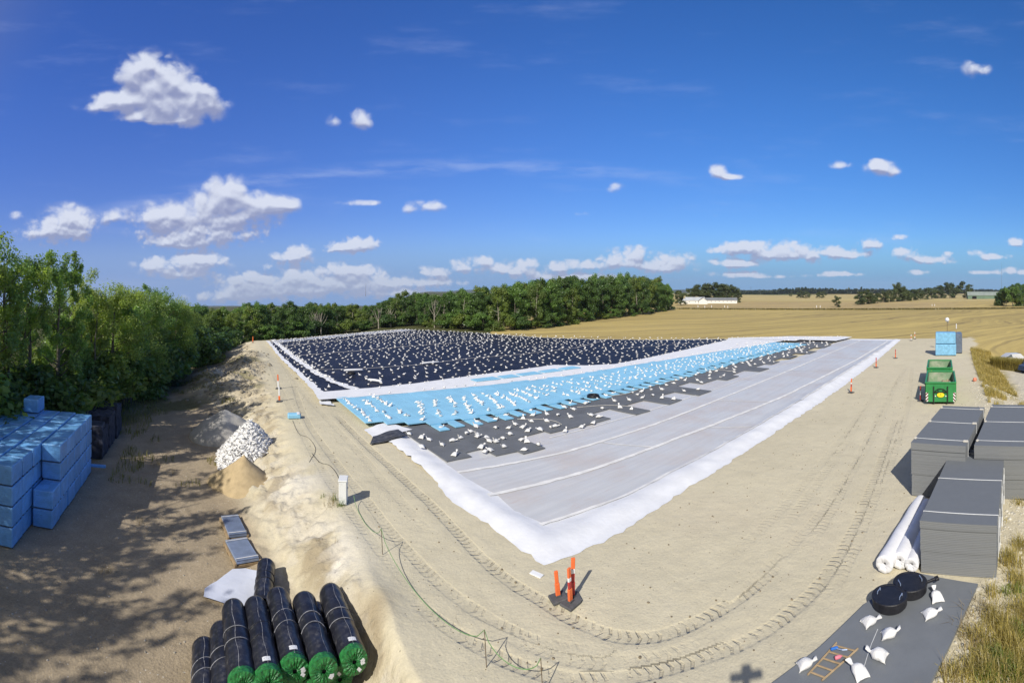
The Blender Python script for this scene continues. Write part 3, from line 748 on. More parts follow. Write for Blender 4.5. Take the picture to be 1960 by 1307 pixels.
# white fleece strip between the blue boards and the black liner
def z_strip(s, t): return 0.36 + 0.05 * w2(s, t, 1.2, 81)
strip_top = [(66, 29.2), (52, 27.9), (40.3, 26.9), (33, 26.6), (30.0, 28.2), (27.5, 31.2), (15.5, 30.8), (9, 29.7), (3.5, 29.2), (-1.4, 28.7)]
strip = [(-1.6, 25.8)] + [(s, float(btop(s)) - 0.35) for s in (2, 10, 16, 23, 33, 41, 48, 60, 70)] + [(69.5, 30.8)] + strip_top
o = site_sheet('white_fleece_strip', strip, z_strip, M_white, None, 0.55, wob=0.16, seed=9)
meta(o, 'long white fleece strip lying between the light blue boards and the black liner', 'fleece')
o = site_sheet('white_fleece_sheet', [(71.6, 10.4), (79.3, 9.3), (80.2, 11), (77.4, 21), (69.6, 30.7), (69.4, 17.3), (71.6, 17.2)], lambda s, t: 0.40 + 0.04 * w2(s, t, 1.5, 82), M_white, None, 0.8, wob=.15, seed=10)
meta(o, 'white fleece sheet at the far field corner, where the blue boards end', 'fleece')
for i, (a, b) in enumerate(((14.2, 16.9), (17.4, 19.3), (19.8, 22.3), (22.8, 25.2), (25.7, 28.0))):
    l = site_sheet('blue_board', [(a, 27.4), (b, 27.2), (b, 28.7), (a, 28.6)], lambda s, t: 0.45 + 0 * s, M_blue, None, 1.5, thick=0.06, smooth=False)
    meta(l, 'light blue board showing through an opening in the white fleece strip', 'board', 'boards showing in the fleece strip')

# black liner
M_black = mat('black_liner', (0.016, 0.017, 0.026), 0.55, 0.35, 0.35, bump=0.2, bsc=2.5, spec=0.3)
def z_blk(s, t): return 0.26 + 0.14 * w2(s, t, 6, 85) + 0.05 * w2(s, t, 1.5, 86)
BLK = [(-0.6, 28.6), (3.5, 29.1), (9, 29.6), (15.5, 30.7), (27, 31.0), (28.4, 28.0), (31, 26.4), (40.3, 26.5), (52, 27.6), (66, 29.1), (68.6, 31.2), (60.4, 40.6), (53.9, 49.4), (48.9, 59.3), (44.6, 71.6), (38.1, 84.0), (33.3, 90.4),
       (23.1, 86.6), (14.6, 81.6), (4.8, 75.6), (-0.2, 72.6), (-0.8, 50.6), (-0.7, 38)]
o = site_sheet('black_liner', BLK, z_blk, M_black, None, 0.9, wob=0.1, seed=12)
meta(o, 'wide black pond liner covered with hundreds of small white sandbags', 'liner')
o = site_sheet('white_edging', [(-1.2, 28.8), (-0.45, 28.6), (-0.55, 38), (-0.65, 50.6), (0, 72.6), (-0.5, 73.2), (-1.2, 50.6), (-1.15, 38)], lambda s, t: z_blk(s, t) + 0.035, M_white, None, 0.6, wob=0.25, seed=15)
meta(o, 'narrow white fleece edging along the sandy side of the black liner', 'fleece')
o = ribbon('white_liner_band', [(2.6, 29.3), (1.6, 33.1), (1.0, 40), (0.8, 52.8), (0.9, 74.5)], 0.75, z_blk, M_white, None, 0.05, 5, 0.9, 0.5)
meta(o, 'ragged white band crossing the black liner parallel to its sandy edge', 'fleece')
far_poly = [(0.6, 73.0), (5, 75.8), (14.6, 81.8), (23.1, 86.8), (33.2, 90.6), (35.4, 88), (31, 85.5), (22, 81.0), (14, 77.2), (5, 72.2), (1.5, 69.5)]
M_greyfleece = mat('grey_fleece', (0.36, 0.38, 0.44), 0.8, 0.25, 0.5, dirt=(0.06, 0.06, 0.08), dsc=0.35, dth=(0.5, 0.62))
o = site_sheet('grey_fleece_sheet', far_poly, lambda s, t: z_blk(s, t) + 0.06, M_greyfleece, None, 1.2, seed=17)
meta(o, 'greyish fleece sheet at the far forest side of the black liner', 'fleece')
M_strap = mat('pale_strap', (0.55, 0.53, 0.50), 0.7, 0.15, 2.0)
for i, (ln, wd, lb) in enumerate([([(0, 40.9), (7.2, 40.1), (13.9, 40.3), (22.3, 42.3), (30.5, 41.7), (41.1, 42.1), (53, 47)], 0.16, 'pale strap across the near half of the black liner'),
                              ([(0.8, 52.8), (12.5, 56.3), (22.3, 58.9), (29.5, 59.5), (38.1, 61.3), (46, 62)], 0.22, 'pale strap across the middle of the black liner'),
                              ([(1.0, 64), (12, 71.3), (22.3, 77), (33, 80)], 0.30, 'pale strap across the far half of the black liner'),
                              ([(67.0, 32.0), (59.6, 40.4), (53.2, 49.0), (48.0, 59.0), (43.8, 71.4)], 0.35, 'white strap along the field side of the black liner'),
                              ([(45, 36.5), (52, 34.5), (58, 32.5), (62, 30.6)], 0.12, 'thin pale strap running out beside the white fleece strip')]):
    o = ribbon('strap', ln, wd, z_blk, M_strap if i != 3 else M_seam, None, 0.06, 20 + i, 0.2)
    meta(o, lb, 'strap', 'straps over the black liner')
def plank_on(s, t, a, L, w, h, m, name, lb, cat, zf, grp=None):
    z = float(zf(np.array([s]), np.array([t]))[0])
    mb = MB().box((0, 0, h / 2), (L, w, h), bev=0.015)
    # cross battens make the bundle readable
    for k in (-.3, .3): mb.box((k * L, 0, h + .012), (0.06, w * 1.05, 0.024))
    o = mb.build(name, m); o.location = WS(s, t, z + 0.02); o.rotation_euler = (0, 0, A1 + a); meta(o, lb, cat, grp)
for (s, t, a, L, lb) in ((5.2, 38.5, -0.10, 2.2, 'long white sack roll lying beside the ragged white band'), (5.4, 32.0, -0.95, 1.7, 'white sack roll lying askew near the front of the black liner'), (15.6, 40.4, 0.05, 2.4, 'white sack roll lying along the near pale strap')):
    mb = MB(); mb.tube([(-L / 2, 0, .1), (-L / 2 + .15, 0, .12), (0, 0.04, .13), (L / 2 - .15, 0, .12), (L / 2, 0, .1)], [.05, .12, .13, .12, .05], 8)
    o = mb.build('sack_roll', M_white, smooth=True); o.location = WS(s, t, 0.33); o.rotation_euler = (0, 0, A1 + a); meta(o, lb, 'sack roll')
# coiled hose and a black roll on the boards
def coil(loc, r, lb, m, rz=0):
    mb = MB()
    for k in range(3):
        mb.tube([(r * (1 - .04 * k) * math.cos(q / 24 * 2 * math.pi), r * (1 - .04 * k) * math.sin(q / 24 * 2 * math.pi), 0.07 + 0.09 * k) for q in range(25)], 0.055, 6)
    o = mb.build('hose_coil', m, smooth=True); o.location = loc; meta(o, lb, 'hose coil')
M_rubber = mat('black_rubber', (0.018, 0.018, 0.022), 0.45, 0.3, 6, spec=0.4)
coil(WS(18.6, 16.0, 0.19), 0.5, 'coil of black hose at the border of grey and light blue boards', M_rubber)
coil(WS(4.3, 36.3, 0.38), 0.42, 'coil of black hose on the black liner beside the ragged white band', M_rubber)
# rope snaking over the grey boards
M_cord = mat('pale_cord', (0.52, 0.50, 0.46), 0.8, 0.1, 8)
rp = catmull([(19.2, 15.9), (21.5, 15.0), (25, 15.4), (29, 15.3), (33.5, 15.5), (37.5, 14.8), (37.2, 13.2), (38.6, 12.9)], 6)
mb = MB(); mb.tube([WS(p[0], p[1], 0.21) for p in rp], 0.028, 6)
meta(mb.build('rope', M_cord, smooth=True), 'pale rope winding over the dark grey boards from the hose coil', 'rope')
for (pl, lb) in (([(9.8, 14.8), (11.2, 13.6), (11.5, 12.6), (11.3, 11.8)], 'short pale rope end on the dark grey boards near their left front'), ([(15.4, 14.6), (17.5, 13.4), (18.6, 11.5)], 'short pale rope end on the dark grey boards behind the first notch')):
    mb = MB(); mb.tube([WS(p[0], p[1], 0.2) for p in catmull(pl, 5)], 0.02, 6)
    meta(mb.build('rope', M_cord, smooth=True), lb, 'rope')
# black mat laid over the white edge at the corner of the boards
M_mat = mat('worn_black_mat', (0.06, 0.063, 0.072), 0.6, 0.35, 3, bump=0.3, bsc=8, dirt=(0.22, 0.2, 0.18), dsc=2, dth=(0.5, 0.8))
q = [ST(*G(*p)[:2]) for p in ((708, 853), (714, 838), (762, 830), (780, 842), (735, 849))]
o = site_sheet('black_mat', q, lambda s, t: 0.29 + 0.015 * w2(s, t, 1, 90) - 0.19 * sst((0.9 - s) / 1.2), M_mat, None, 0.3, thick=0.03, seed=31)
meta(o, 'black rubber mat lying over the white edge beside the sandy lane', 'mat')
q = [ST(*G(*p)[:2]) for p in ((697, 824), (742, 813), (790, 828), (762, 834), (714, 840))]
o = site_sheet('white_fleece_patch', q, lambda s, t: 0.20 + 0.015 * w2(s, t, 1, 91) - 0.13 * sst((0.9 - s) / 1.2), M_white, None, 0.3, wob=.1, seed=33)
meta(o, 'white fleece patch between the light blue boards and the black rubber mat', 'fleece')
q = [ST(*G(*p)[:2]) for p in ((603, 752), (612, 765), (612, 777), (640, 779), (632, 768), (640, 764), (624, 757))]
o = site_sheet('white_fleece_scrap', q, lambda s, t: 0.14 + 0.12 * w2(s, t, .8, 92), M_white, None, 0.25, wob=.3, seed=35)
meta(o, 'crumpled white fleece scrap on sand at the corner of the strip', 'fleece')

# ---------------------------------------------------------------- sandbags
M_bag = mat('white_woven_bag', (0.755, 0.745, 0.73), 0.75, 0.07, 9, bump=0.4, bsc=22, spec=0.2, rand=0.09, dirt=(0.5, 0.44, 0.36), dsc=3.0, dth=(0.60, 0.85))
def bag_arrays(seed, nr=9, ns=10, lean=1.0):
    """filled sack: square bottom corners, full belly, tied throat, loose flared tip"""
    r = np.random.default_rng(seed)
    prof = [(-0.26, .21, .015, .03), (-0.24, .21, .05, .05), (-0.14, .17, .10, .10), (-0.02, .155, .115, .11), (0.08, .115, .09, .10), (0.145, .045, .04, .10), (0.165, .032, .03, .11), (0.22, .06, .045, .14), (0.285, .085, .02, .17)]
    up = lean * (r.uniform(0.0, 0.15) if seed % 2 else r.uniform(.45, 1.0)); V = []
    bend = r.uniform(-.12, .12)
    for i, (x, w, h, z) in enumerate(prof):
        k = max(0, x - 0.06)
        cx = x - k * 0.45 * up; cz = z + k * 0.9 * up; cy = bend * k * 4
        for j in range(ns):
            a = 2 * math.pi * j / ns; e = 0.75
            ca, sa = math.cos(a), math.sin(a)
            yy = w * np.sign(ca) * abs(ca) ** e; zz = h * np.sign(sa) * abs(sa) ** e
            g = 1 + r.uniform(-.07, .07)
            dx = -0.05 * (abs(ca) ** 4) * (i < 2)
            V.append((cx + dx - zz * 0.5 * up * (k > 0), cy + yy * g, max(0.004, cz + zz * g)))
    Q = [(i * ns + j, i * ns + (j + 1) % ns, (i + 1) * ns + (j + 1) % ns, (i + 1) * ns + j) for i in range(len(prof) - 1) for j in range(ns)]
    return np.array(V), np.array(Q)[:, ::-1]
BAGV = [bag_arrays(100 + k) for k in range(6)]
bagmeshes = []
for V, Q in BAGV:
    o = npmesh('sandbag', V, Q, M_bag, smooth=True); bagmeshes.append(o.data); bpy.data.objects.remove(o)
LO = [bag_arrays(200 + k, ns=6) for k in range(5)]
rest = []
def bag_far(p, sc): rest.append((p, RNG.uniform(0, 6.28), .64 * sc * RNG.uniform(.85, 1.15)))
def bag_obj(p, rz, sc, label, group):
    o = link(bpy.data.objects.new('sandbag', bagmeshes[(1, 3, 5)[RNG.integers(3)] if 'slab' in group else (0, 2, 4)[RNG.integers(3)] if 'blue' in group else RNG.integers(6)])); o.location = p; o.rotation_euler = (RNG.uniform(-.08, .08), RNG.uniform(-.08, .08), rz)
    o.scale = (sc, sc, sc * RNG.uniform(.9, 1.15)); meta(o, label, 'sandbag', group)
GREYPTS = [(845, 858), (872, 877), (923, 862), (930, 845), (916, 842), (948, 853), (963, 862), (936, 868), (930, 871), (1005, 868), (1032, 858), (1008, 851), (963, 846), (1000, 848), (880, 845), (893, 836), (868, 850), (935, 851), (950, 850),
           (808, 843), (782, 837), (845, 825), (806, 862), (820, 848), (900, 832), (912, 838), (950, 825), (975, 838), (985, 818), (1003, 823), (1012, 830), (1032, 828), (1045, 812), (1055, 824), (1064, 822), (1083, 830), (1115, 822), (1090, 803), (1130, 800), (1137, 815), (1068, 800), (975, 826)]
grey_b = [ST(*G(*p)[:2]) for p in GREYPTS]
tries = 0
while len(grey_b) < 165 and tries < 20000:
    tries += 1
    s = RNG.uniform(6, 71); i = next((k for k in STEPS if k[0] <= s < k[1]), None)
    if i is None: continue
    t = RNG.uniform(i[2] + 0.25, 16.0)
    if all((s - a) ** 2 + ((t - b) * 1.3) ** 2 > 1.0 for a, b in grey_b): grey_b.append((s, t))
for (s, t) in grey_b:
    p = WS(s, t, 0.165)
    lb = 'white tied sandbag on the dark grey boards ' + ('near their left front corner' if s < 9 else 'in the middle stretch' if s < 32 else 'towards the far field end')
    bag_obj(p, RNG.uniform(0, 6.28), RNG.uniform(.70, .90), lb, 'sandbags on the dark grey boards')
blue_b = []
for i in range(1, 51):
    s0 = 0.55 + i * 1.28
    hi = 22.6 if s0 < 30 else 23.0 - (s0 - 30) * 0.06
    lo = 17.3 - (s0 > 45) * .6
    if i < 3: lo, hi = 18.4, 25.4
    sh = 0 if i < 3 else 2.6 * max(0.0, 1 - abs(s0 - 7) / 11)
    t = lo + RNG.uniform(0, .5); gap = RNG.uniform(lo, hi)
    while t < hi:
        if RNG.random() < 0.92 and abs(t - gap) > .45: blue_b.append((s0 + sh * (t - lo) / (hi - lo) - sh * .3 + RNG.normal(0, .09 if s0 < 25 else .2), t + RNG.normal(0, .06)))
        t += RNG.uniform(.34, .62) * (1.3 if s0 > 25 else 1)
for t in np.arange(18.6, 26, .75): blue_b.append((0.35 + RNG.normal(0, .08), t))
blue_b.sort(key=lambda q: WS(q[0], q[1]).length)
nblue = 0
for (s, t) in blue_b:
    p = WS(s, t, 0.345)
    if nblue < 126:
        nblue += 1
        bag_obj(p, RNG.uniform(0, 6.28), RNG.uniform(.62, .78), 'white sandbag standing in a row on the light blue boards ' + ('at their sandy left end' if s < 3.2 else 'of the near half'), 'sandbags on the light blue boards')
    else: bag_far(p, 0.95)
s = 3.0
while s < 68:                                    # along both rims of the white fleece strip
    for t in (float(btop(s)) + 0.2, np.interp(s, [q[0] for q in strip_top[::-1]], [q[1] for q in strip_top[::-1]]) - 0.35):
        if RNG.random() < 0.55: bag_far(WS(s + RNG.uniform(-.3, .3), t, z_strip(np.array([s]), np.array([t]))[0] + .01), .8)
    s += 1.0
from mathutils.geometry import intersect_point_tri_2d
def inpoly(p, poly):
    r = False; j = len(poly) - 1
    for i in range(len(poly)):
        (xi, yi), (xj, yj) = poly[i], poly[j]
        if (yi > p[1]) != (yj > p[1]) and p[0] < (xj - xi) * (p[1] - yi) / (yj - yi) + xi: r = not r
        j = i
    return r
cnt = 0; grid = {}
while cnt < 16000:
    cnt += 1
    s, t = RNG.uniform(-.5, 69), RNG.uniform(26.5, 91)
    if not inpoly((s, t), BLK): continue
    dens = 1.0
    if t < 33 + 0.05 * s and s < 30: dens = .30
    elif t < 38: dens = .55
    if s < .8: dens = .5
    if RNG.random() > dens: continue
    md = 1.0 + 0.25 * vnoise(np.array([s / 4]), np.array([t / 4]), 5)[0]
    if t > 60: md *= .9
    k = (int(s / 1.3), int(t / 1.3))
    if any((s - a) ** 2 + (t - b) ** 2 < md * md for dx in (-1, 0, 1) for dy in (-1, 0, 1) for (a, b) in grid.get((k[0] + dx, k[1] + dy), [])): continue
    grid.setdefault(k, []).append((s, t))
    bag_far(WS(s, t, z_blk(np.array([s]), np.array([t]))[0] + 0.01), .98)
for (a, b, n) in (((67.4, 31.8), (44, 71.8), 34), ((44, 71.8), (33.2, 90.2), 26), ((33, 90.2), (0, 72.8), 60), ((1.4, 70), (31, 86), 50), ((1.5, 34), (.9, 74), 46), ((69.3, 30), (79, 11), 26), ((60, 24.5), (78, 13), 22)):
    for k in range(n):
        u = (k + RNG.random()) / n; s, t = a[0] + (b[0] - a[0]) * u + RNG.normal(0, .15), a[1] + (b[1] - a[1]) * u + RNG.normal(0, .15)
        zz = 0.40 if s > 60 else z_blk(np.array([s]), np.array([t]))[0] + .06
        bag_far(WS(s, t, zz), 1.0)
def merge_bags(lst, name, label, tilt=0.1):
    VV = []; QQ = []; b = 0
    for (p, rz, sc) in lst:
        V, Q = LO[RNG.integers(5)]; c, s_ = math.cos(rz), math.sin(rz)
        R = np.array([[c, -s_, 0], [s_, c, 0], [0, 0, 1]])
        if tilt > .2:
            ax = RNG.uniform(-tilt, tilt); ay = RNG.uniform(-tilt, tilt)
            R = R @ np.array([[1, 0, 0], [0, math.cos(ax), -math.sin(ax)], [0, math.sin(ax), math.cos(ax)]]) @ np.array([[math.cos(ay), 0, math.sin(ay)], [0, 1, 0], [-math.sin(ay), 0, math.cos(ay)]])
        VV.append((V * sc) @ R.T + np.array(p)); QQ.append(Q + b); b += len(V)
    o = npmesh(name, np.concatenate(VV), np.concatenate(QQ), M_bag, smooth=True)
    return meta(o, label, None, None, 'stuff')
merge_bags(rest, 'sandbags', 'hundreds of small white sandbags scattered over the black liner and far light blue boards')
print('bags', len(grey_b), nblue, len(rest))

# heap of filled bags, sand heaps
def heap(name, base, rx, ry, hgt, m, label, seed, rz=0.0, peak=1.1, rough=.08):
    n, k = 40, 16; V = []; Q = []
    for i in range(k + 1):
        u = i / k
        for j in range(n):
            a = 2 * math.pi * j / n
            w = 1 + 0.16 * math.sin(2 * a + seed) + 0.08 * math.sin(3 * a + 2 * seed)
            x, y = rx * u * w * math.cos(a), ry * u * w * math.sin(a)
            X = base.x + x * math.cos(rz) - y * math.sin(rz); Y = base.y + x * math.sin(rz) + y * math.cos(rz)
            top = base.z + hgt * (1 - u ** peak)
            nz_ = (float(fbm(np.array([X]), np.array([Y]), .9, 4, seed)[0]) - .5) * rough * 4 * hgt * u * (1 - u) * 2
            g = zt(X, Y)
            V.append((X, Y, max(g - (0.12 if u > .85 else 0.05), top + nz_) if u < .999 else g - .15))
    for i in range(k):
        for j in range(n): Q.append((i * n + j, (i + 1) * n + j, (i + 1) * n + (j + 1) % n, i * n + (j + 1) % n))
    o = npmesh(name, np.array(V), np.array(Q), m, smooth=True)
    meta(o, label, 'heap'); return np.array(V)
M_sand = mat('loose_sand', (0.44, 0.34, 0.20), 0.95, 0.12, 2.5, bump=0.35, bsc=9, spec=.1)
M_sandg = mat('grey_sand', (0.43, 0.41, 0.37), 0.95, 0.14, 2.5, bump=0.4, bsc=7, spec=.1)
b = pol(467, 26.4, -1.5); heap('sand_heap', b, 2.0, 1.8, 1.72, M_sand, 'steep yellow sand heap in front of the white sandbag heap', 3, .4, 0.95)
b = pol(430, 35.5, -1.5); heap('sand_heap', b, 2.7, 2.2, 1.95, M_sandg, 'low grey sand heap partly in tree shade behind the sandbag heap', 6, .2, 1.3)
b = pol(478, 30.6, -1.5)
hv = []
for i in range(2300):
    a = RNG.uniform(0, 6.28); u = math.sqrt(RNG.random()) * (1.0 + .1 * math.sin(3 * a)); x, y = 2.15 * u * math.cos(a), 2.3 * u * math.sin(a)
    X, Y = b.x + x, b.y + y; zc = b.z + 2.35 * (1 - u ** 1.05)
    if zt(X, Y) > zc + .05: continue
    zz = zc + RNG.uniform(-.05, .08)
    hv.append((Vector((X, Y, zz)), RNG.uniform(0, 6.28), RNG.uniform(.55, .75)))
merge_bags(hv, 'sandbag_heap', 'big heap of spare white sandbags at the foot of the sand slope', 1.0)

# ---------------------------------------------------------------- stored goods on the left
e1 = Vector((c1, s1, 0)); e2 = Vector((-s1, c1, 0))
def film_mat(name, base, rough, shine):
    m = bpy.data.materials.new(name); m.use_nodes = True
    N = NT(m.node_tree); b = N.n['Principled BSDF']
    co = N.new('ShaderNodeTexCoord').outputs['Object']
    oi = N.new('ShaderNodeObjectInfo')
    cv = N.v('ADD', co, N.v('MULTIPLY', N.new('ShaderNodeCombineXYZ', {0: oi.outputs['Random'], 1: 1.0, 2: .5}).outputs[0], (37.0, 11.0, 5.0)))
    n = N.noise(cv, 2.0, 5, 0.6, 0.6)
    lay = N.m('SINE', N.m('MULTIPLY', N.new('ShaderNodeSeparateXYZ', {0: co}).outputs[2], 2 * math.pi / 0.10))
    c = N.mix(N.step(n, 0.3, 0.7), tuple(v * .82 for v in base), tuple(v * 1.12 for v in base))
    c = N.mix(N.m('MULTIPLY', N.step(lay, .86, 1.0), 0.25), c, tuple(v * .6 for v in base))
    pr = N.m('MULTIPLY', N.step(N.noise(N.v('MULTIPLY', cv, (2.2, 2.2, 9.0)), 2.0, 3, .7), .60, .66), N.step(N.noise(cv, 1.4, 2, .5), .46, .6))
    c = N.mix(N.m('MULTIPLY', pr, .45), c, tuple(v * .35 for v in base))
    f = N.m('ADD', 0.88, N.m('MULTIPLY', oi.outputs['Random'], 0.24))
    c = N.mix(1.0, c, N.new('ShaderNodeCombineColor', {0: f, 1: f, 2: f}).outputs[0], 'MULTIPLY')
    N.put(b.inputs['Base Color'], c); b.inputs['Roughness'].default_value = rough; b.inputs['Specular IOR Level'].default_value = 0.5
    b.inputs['Coat Weight'].default_value = shine; b.inputs['Coat Roughness'].default_value = 0.18
    cr = N.noise(cv, 5.0, 5, 0.65, 1.2)
    bp = N.new('ShaderNodeBump', {'Height': cr, 'Strength': 0.55, 'Distance': 0.08}); N.put(b.inputs['Normal'], bp.outputs[0])
    return m
M_pack = film_mat('blue_film_pack', (0.18, 0.44, 0.79), 0.36, 0.6)
M_wood = mat('raw_timber', (0.36, 0.26, 0.15), 0.8, 0.2, 6, bump=.2, bsc=30)
M_darkwood = mat('weathered_timber', (0.10, 0.085, 0.07), 0.85, 0.25, 6)
def pack(L, Wd, Hh, label, group):
    r = empty('foam_pack', (0, 0, 0), 0, label, 'pack', group)
    MB().box((0, 0, Hh / 2 + 0.02), (L - .05, Wd - .05, Hh - .065), bev=0.035).build('wrapped_boards', M_pack, r)
    for k in (-.36, 0, .36): MB().box((k * L, 0, 0.02), (0.10, Wd - .12, 0.05)).build('bearer', M_darkwood, r)
    return r
B0 = Vector((-17.7, 12.5, 0)); HB = 0.865
GP = 'blue wrapped foam packs stacked in the yard'
proto = None
for k in range(5):
    r0 = 0 if k == 0 else -2
    for j in range(r0, 6):
        top = 4
        if k == 0 and j == 0: top = 2
        for h in range(top + (1 if (k == 3 and j == 5) else 0)):
            c = B0 - e1 * (0.50 + 1.02 * k) + e2 * (0.60 + 1.21 * j + (0.25 if k else 0)) + Vector((RNG.normal(0, .012), RNG.normal(0, .012), -1.6 + HB * h))
            lab = 'blue wrapped foam pack ' + ('in the lowest layer of the big stack' if h == 0 else 'in the middle layers of the big stack' if h < 3 else 'in the top layer of the big stack under the trees')
            if k == 0 and j == 0: lab = 'lower blue foam pack of the short pile at the stack front' if h == 0 else 'upper blue foam pack of the short pile at the stack front'
            if h == 4: lab = 'single blue foam pack standing on top of the big stack'
            if proto is None: proto = pack(1.19, 1.0, HB, lab, GP); proto.location = c; proto.rotation_euler = (0, 0, A1 + math.pi / 2)
            else: copytree(proto, c, A1 + math.pi / 2 + RNG.normal(0, .008), None, lab, GP)
o = MB().box((0, 0, .08), (1.3, .18, .16), bev=.03).build('blue_foam_strip', M_pack); o.location = GG(182, 905, .35); o.rotation_euler = (0, 0, A1)
meta(o, 'loose blue foam strip poking out at the far corner of the big blue stack', 'foam strip')

def net_mat():
    m = mat('black_netting', (0.042, 0.045, 0.062), 0.7, 0.5, 3.0, bump=.5, bsc=9, spec=.3, dirt=(0.12, 0.12, 0.14), dsc=2.2, dth=(.56, .8)); return m
M_net = net_mat()
def net_pack(c, L, Wd, Hh, rz, label, torn=False):
    r = empty('netted_pack', c, rz, label, 'pack', 'black netted packs behind the blue stack')
    import bmesh
    bm = bmesh.new(); bmesh.ops.create_cube(bm, size=1.0)
    bmesh.ops.scale(bm, vec=(L, Wd, Hh), verts=bm.verts); bmesh.ops.translate(bm, vec=(0, 0, Hh / 2 + .06), verts=bm.verts)
    bmesh.ops.subdivide_edges(bm, edges=bm.edges[:], cuts=6, use_grid_fill=True)
    for v in bm.verts: v.co += Vector((RNG.normal(0, .02), RNG.normal(0, .02), RNG.normal(0, .025) if v.co.z > .2 else 0))
    me = bpy.data.meshes.new('netting'); bm.to_mesh(me); bm.free(); me.materials.append(M_net)
    link(bpy.data.objects.new('netting', me), r)
    for k in (-.4, 0, .4): MB().box((k * L, 0, .03), (.12, Wd * .96, .06)).build('bearer', M_darkwood, r)
    return r
n0 = Vector((-23.1, 20.3, -1.6))
net_pack(n0 - e1 * .75 + e2 * .9, 1.9, 1.35, 1.75, A1 + math.pi / 2, 'low torn black netted pack next to the blue stack')
net_pack(n0 - e1 * .75 + e2 * 3.1, 2.0, 1.35, 2.15, A1 + math.pi / 2, 'tall black netted pack in the middle of its row')
net_pack(n0 - e1 * .70 + e2 * 5.3, 2.0, 1.35, 2.2, A1 + math.pi / 2, 'tall black netted pack at the far end of its row')
net_pack(n0 - e1 * 2.2 + e2 * 2.3, 2.0, 1.35, 2.2, A1 + math.pi / 2, 'black netted pack of the rear row behind the torn one')
net_pack(n0 - e1 * 2.2 + e2 * 4.5, 2.0, 1.35, 2.25, A1 + math.pi / 2, 'black netted pack of the rear row next to the trees')
o = MB().box((0, 0, .17), (1.25, 1.2, .34), bev=.05).build('film_sheet', M_net, None); 
o.location = n0 - e1 * .75 + e2 * .55 + Vector((0, 0, 1.81)); o.rotation_euler = (0.04, .03, A1 + .06); meta(o, 'crumpled dark film lying on the low torn netted pack', 'film')

# steel sheets on long timber pallets
M_steel = mat('blue_grey_profiled_sheet', (0.30, 0.37, 0.52), 0.35, 0.12, 3, spec=.5, metal=.35)
def sheet_pallet(p0, p1, wd, label):
    a = Vector(p1) - Vector(p0); L = a.length; rz = math.atan2(a.y, a.x); c = (Vector(p0) + Vector(p1)) / 2
    r = empty('sheet_pallet', c, rz, label, 'pallet', 'pallets of profiled sheets on the slope')
    r.rotation_euler = (0, -math.atan2(a.z, math.hypot(a.x, a.y)), rz)
    mb = MB()
    for k in (-.46, -.15, .15, .46): mb.box((k * L, 0, .05), (.10, wd, .09))
    mb.box((0, wd / 2 - .04, .14), (L, .08, .09)); mb.box((0, -wd / 2 + .04, .14), (L, .08, .09))
    mb.build('timber_frame', M_wood, r)
    mb = MB(); n = 22; V = []; Fq = []
    for i in range(n * 2 + 1):
        y = -wd * .42 + wd * .84 * i / (2 * n); z = .245 + (.035 if i % 2 else 0)
        V += [(-L * .48, y, z), (L * .48, y, z)]
    Fq = [(2 * i, 2 * i + 1, 2 * i + 3, 2 * i + 2) for i in range(2 * n)]
    mb.add(V, Fq); mb.box((0, 0, .19), (L * .955, wd * .83, .10))
    mb.build('profiled_sheets', M_steel, r)
    for k in (-.40, .40): MB().box((k * L, 0, .287), (.035, wd * .86, .012)).build('band', M_seam, r)
sheet_pallet(GG(439, 997, .03), GG(456, 1036, .03), .95, 'pallet of blue-grey profiled sheets farther up the yard')
sheet_pallet(GG(451, 1043, .03), GG(475, 1086, .03), 1.1, 'pallet of blue-grey profiled sheets with a timber rail, nearer the black rolls')

# white tarpaulin, black rolls
q = [ST(*GG(*p)[:2]) for p in ((390, 1147), (392, 1132), (445, 1094), (470, 1092), (500, 1098), (508, 1160), (470, 1170), (430, 1160))]
def z_on(dz): return lambda s, t: ZT(C0.x + s * c1 - t * s1, C0.y + s * s1 + t * c1) + dz + 0.07 * w2(s, t, .7, 93)
M_tarp = mat('pale_tarpaulin', (0.62, 0.65, 0.74), 0.45, 0.05, 1.5, bump=.25, bsc=4, spec=.4)
o = site_sheet('tarpaulin', q, z_on(.10), M_tarp, None, .16, wob=.05, seed=41); meta(o, 'pale blue-white tarpaulin spread on the ground behind the black rolls', 'tarpaulin')

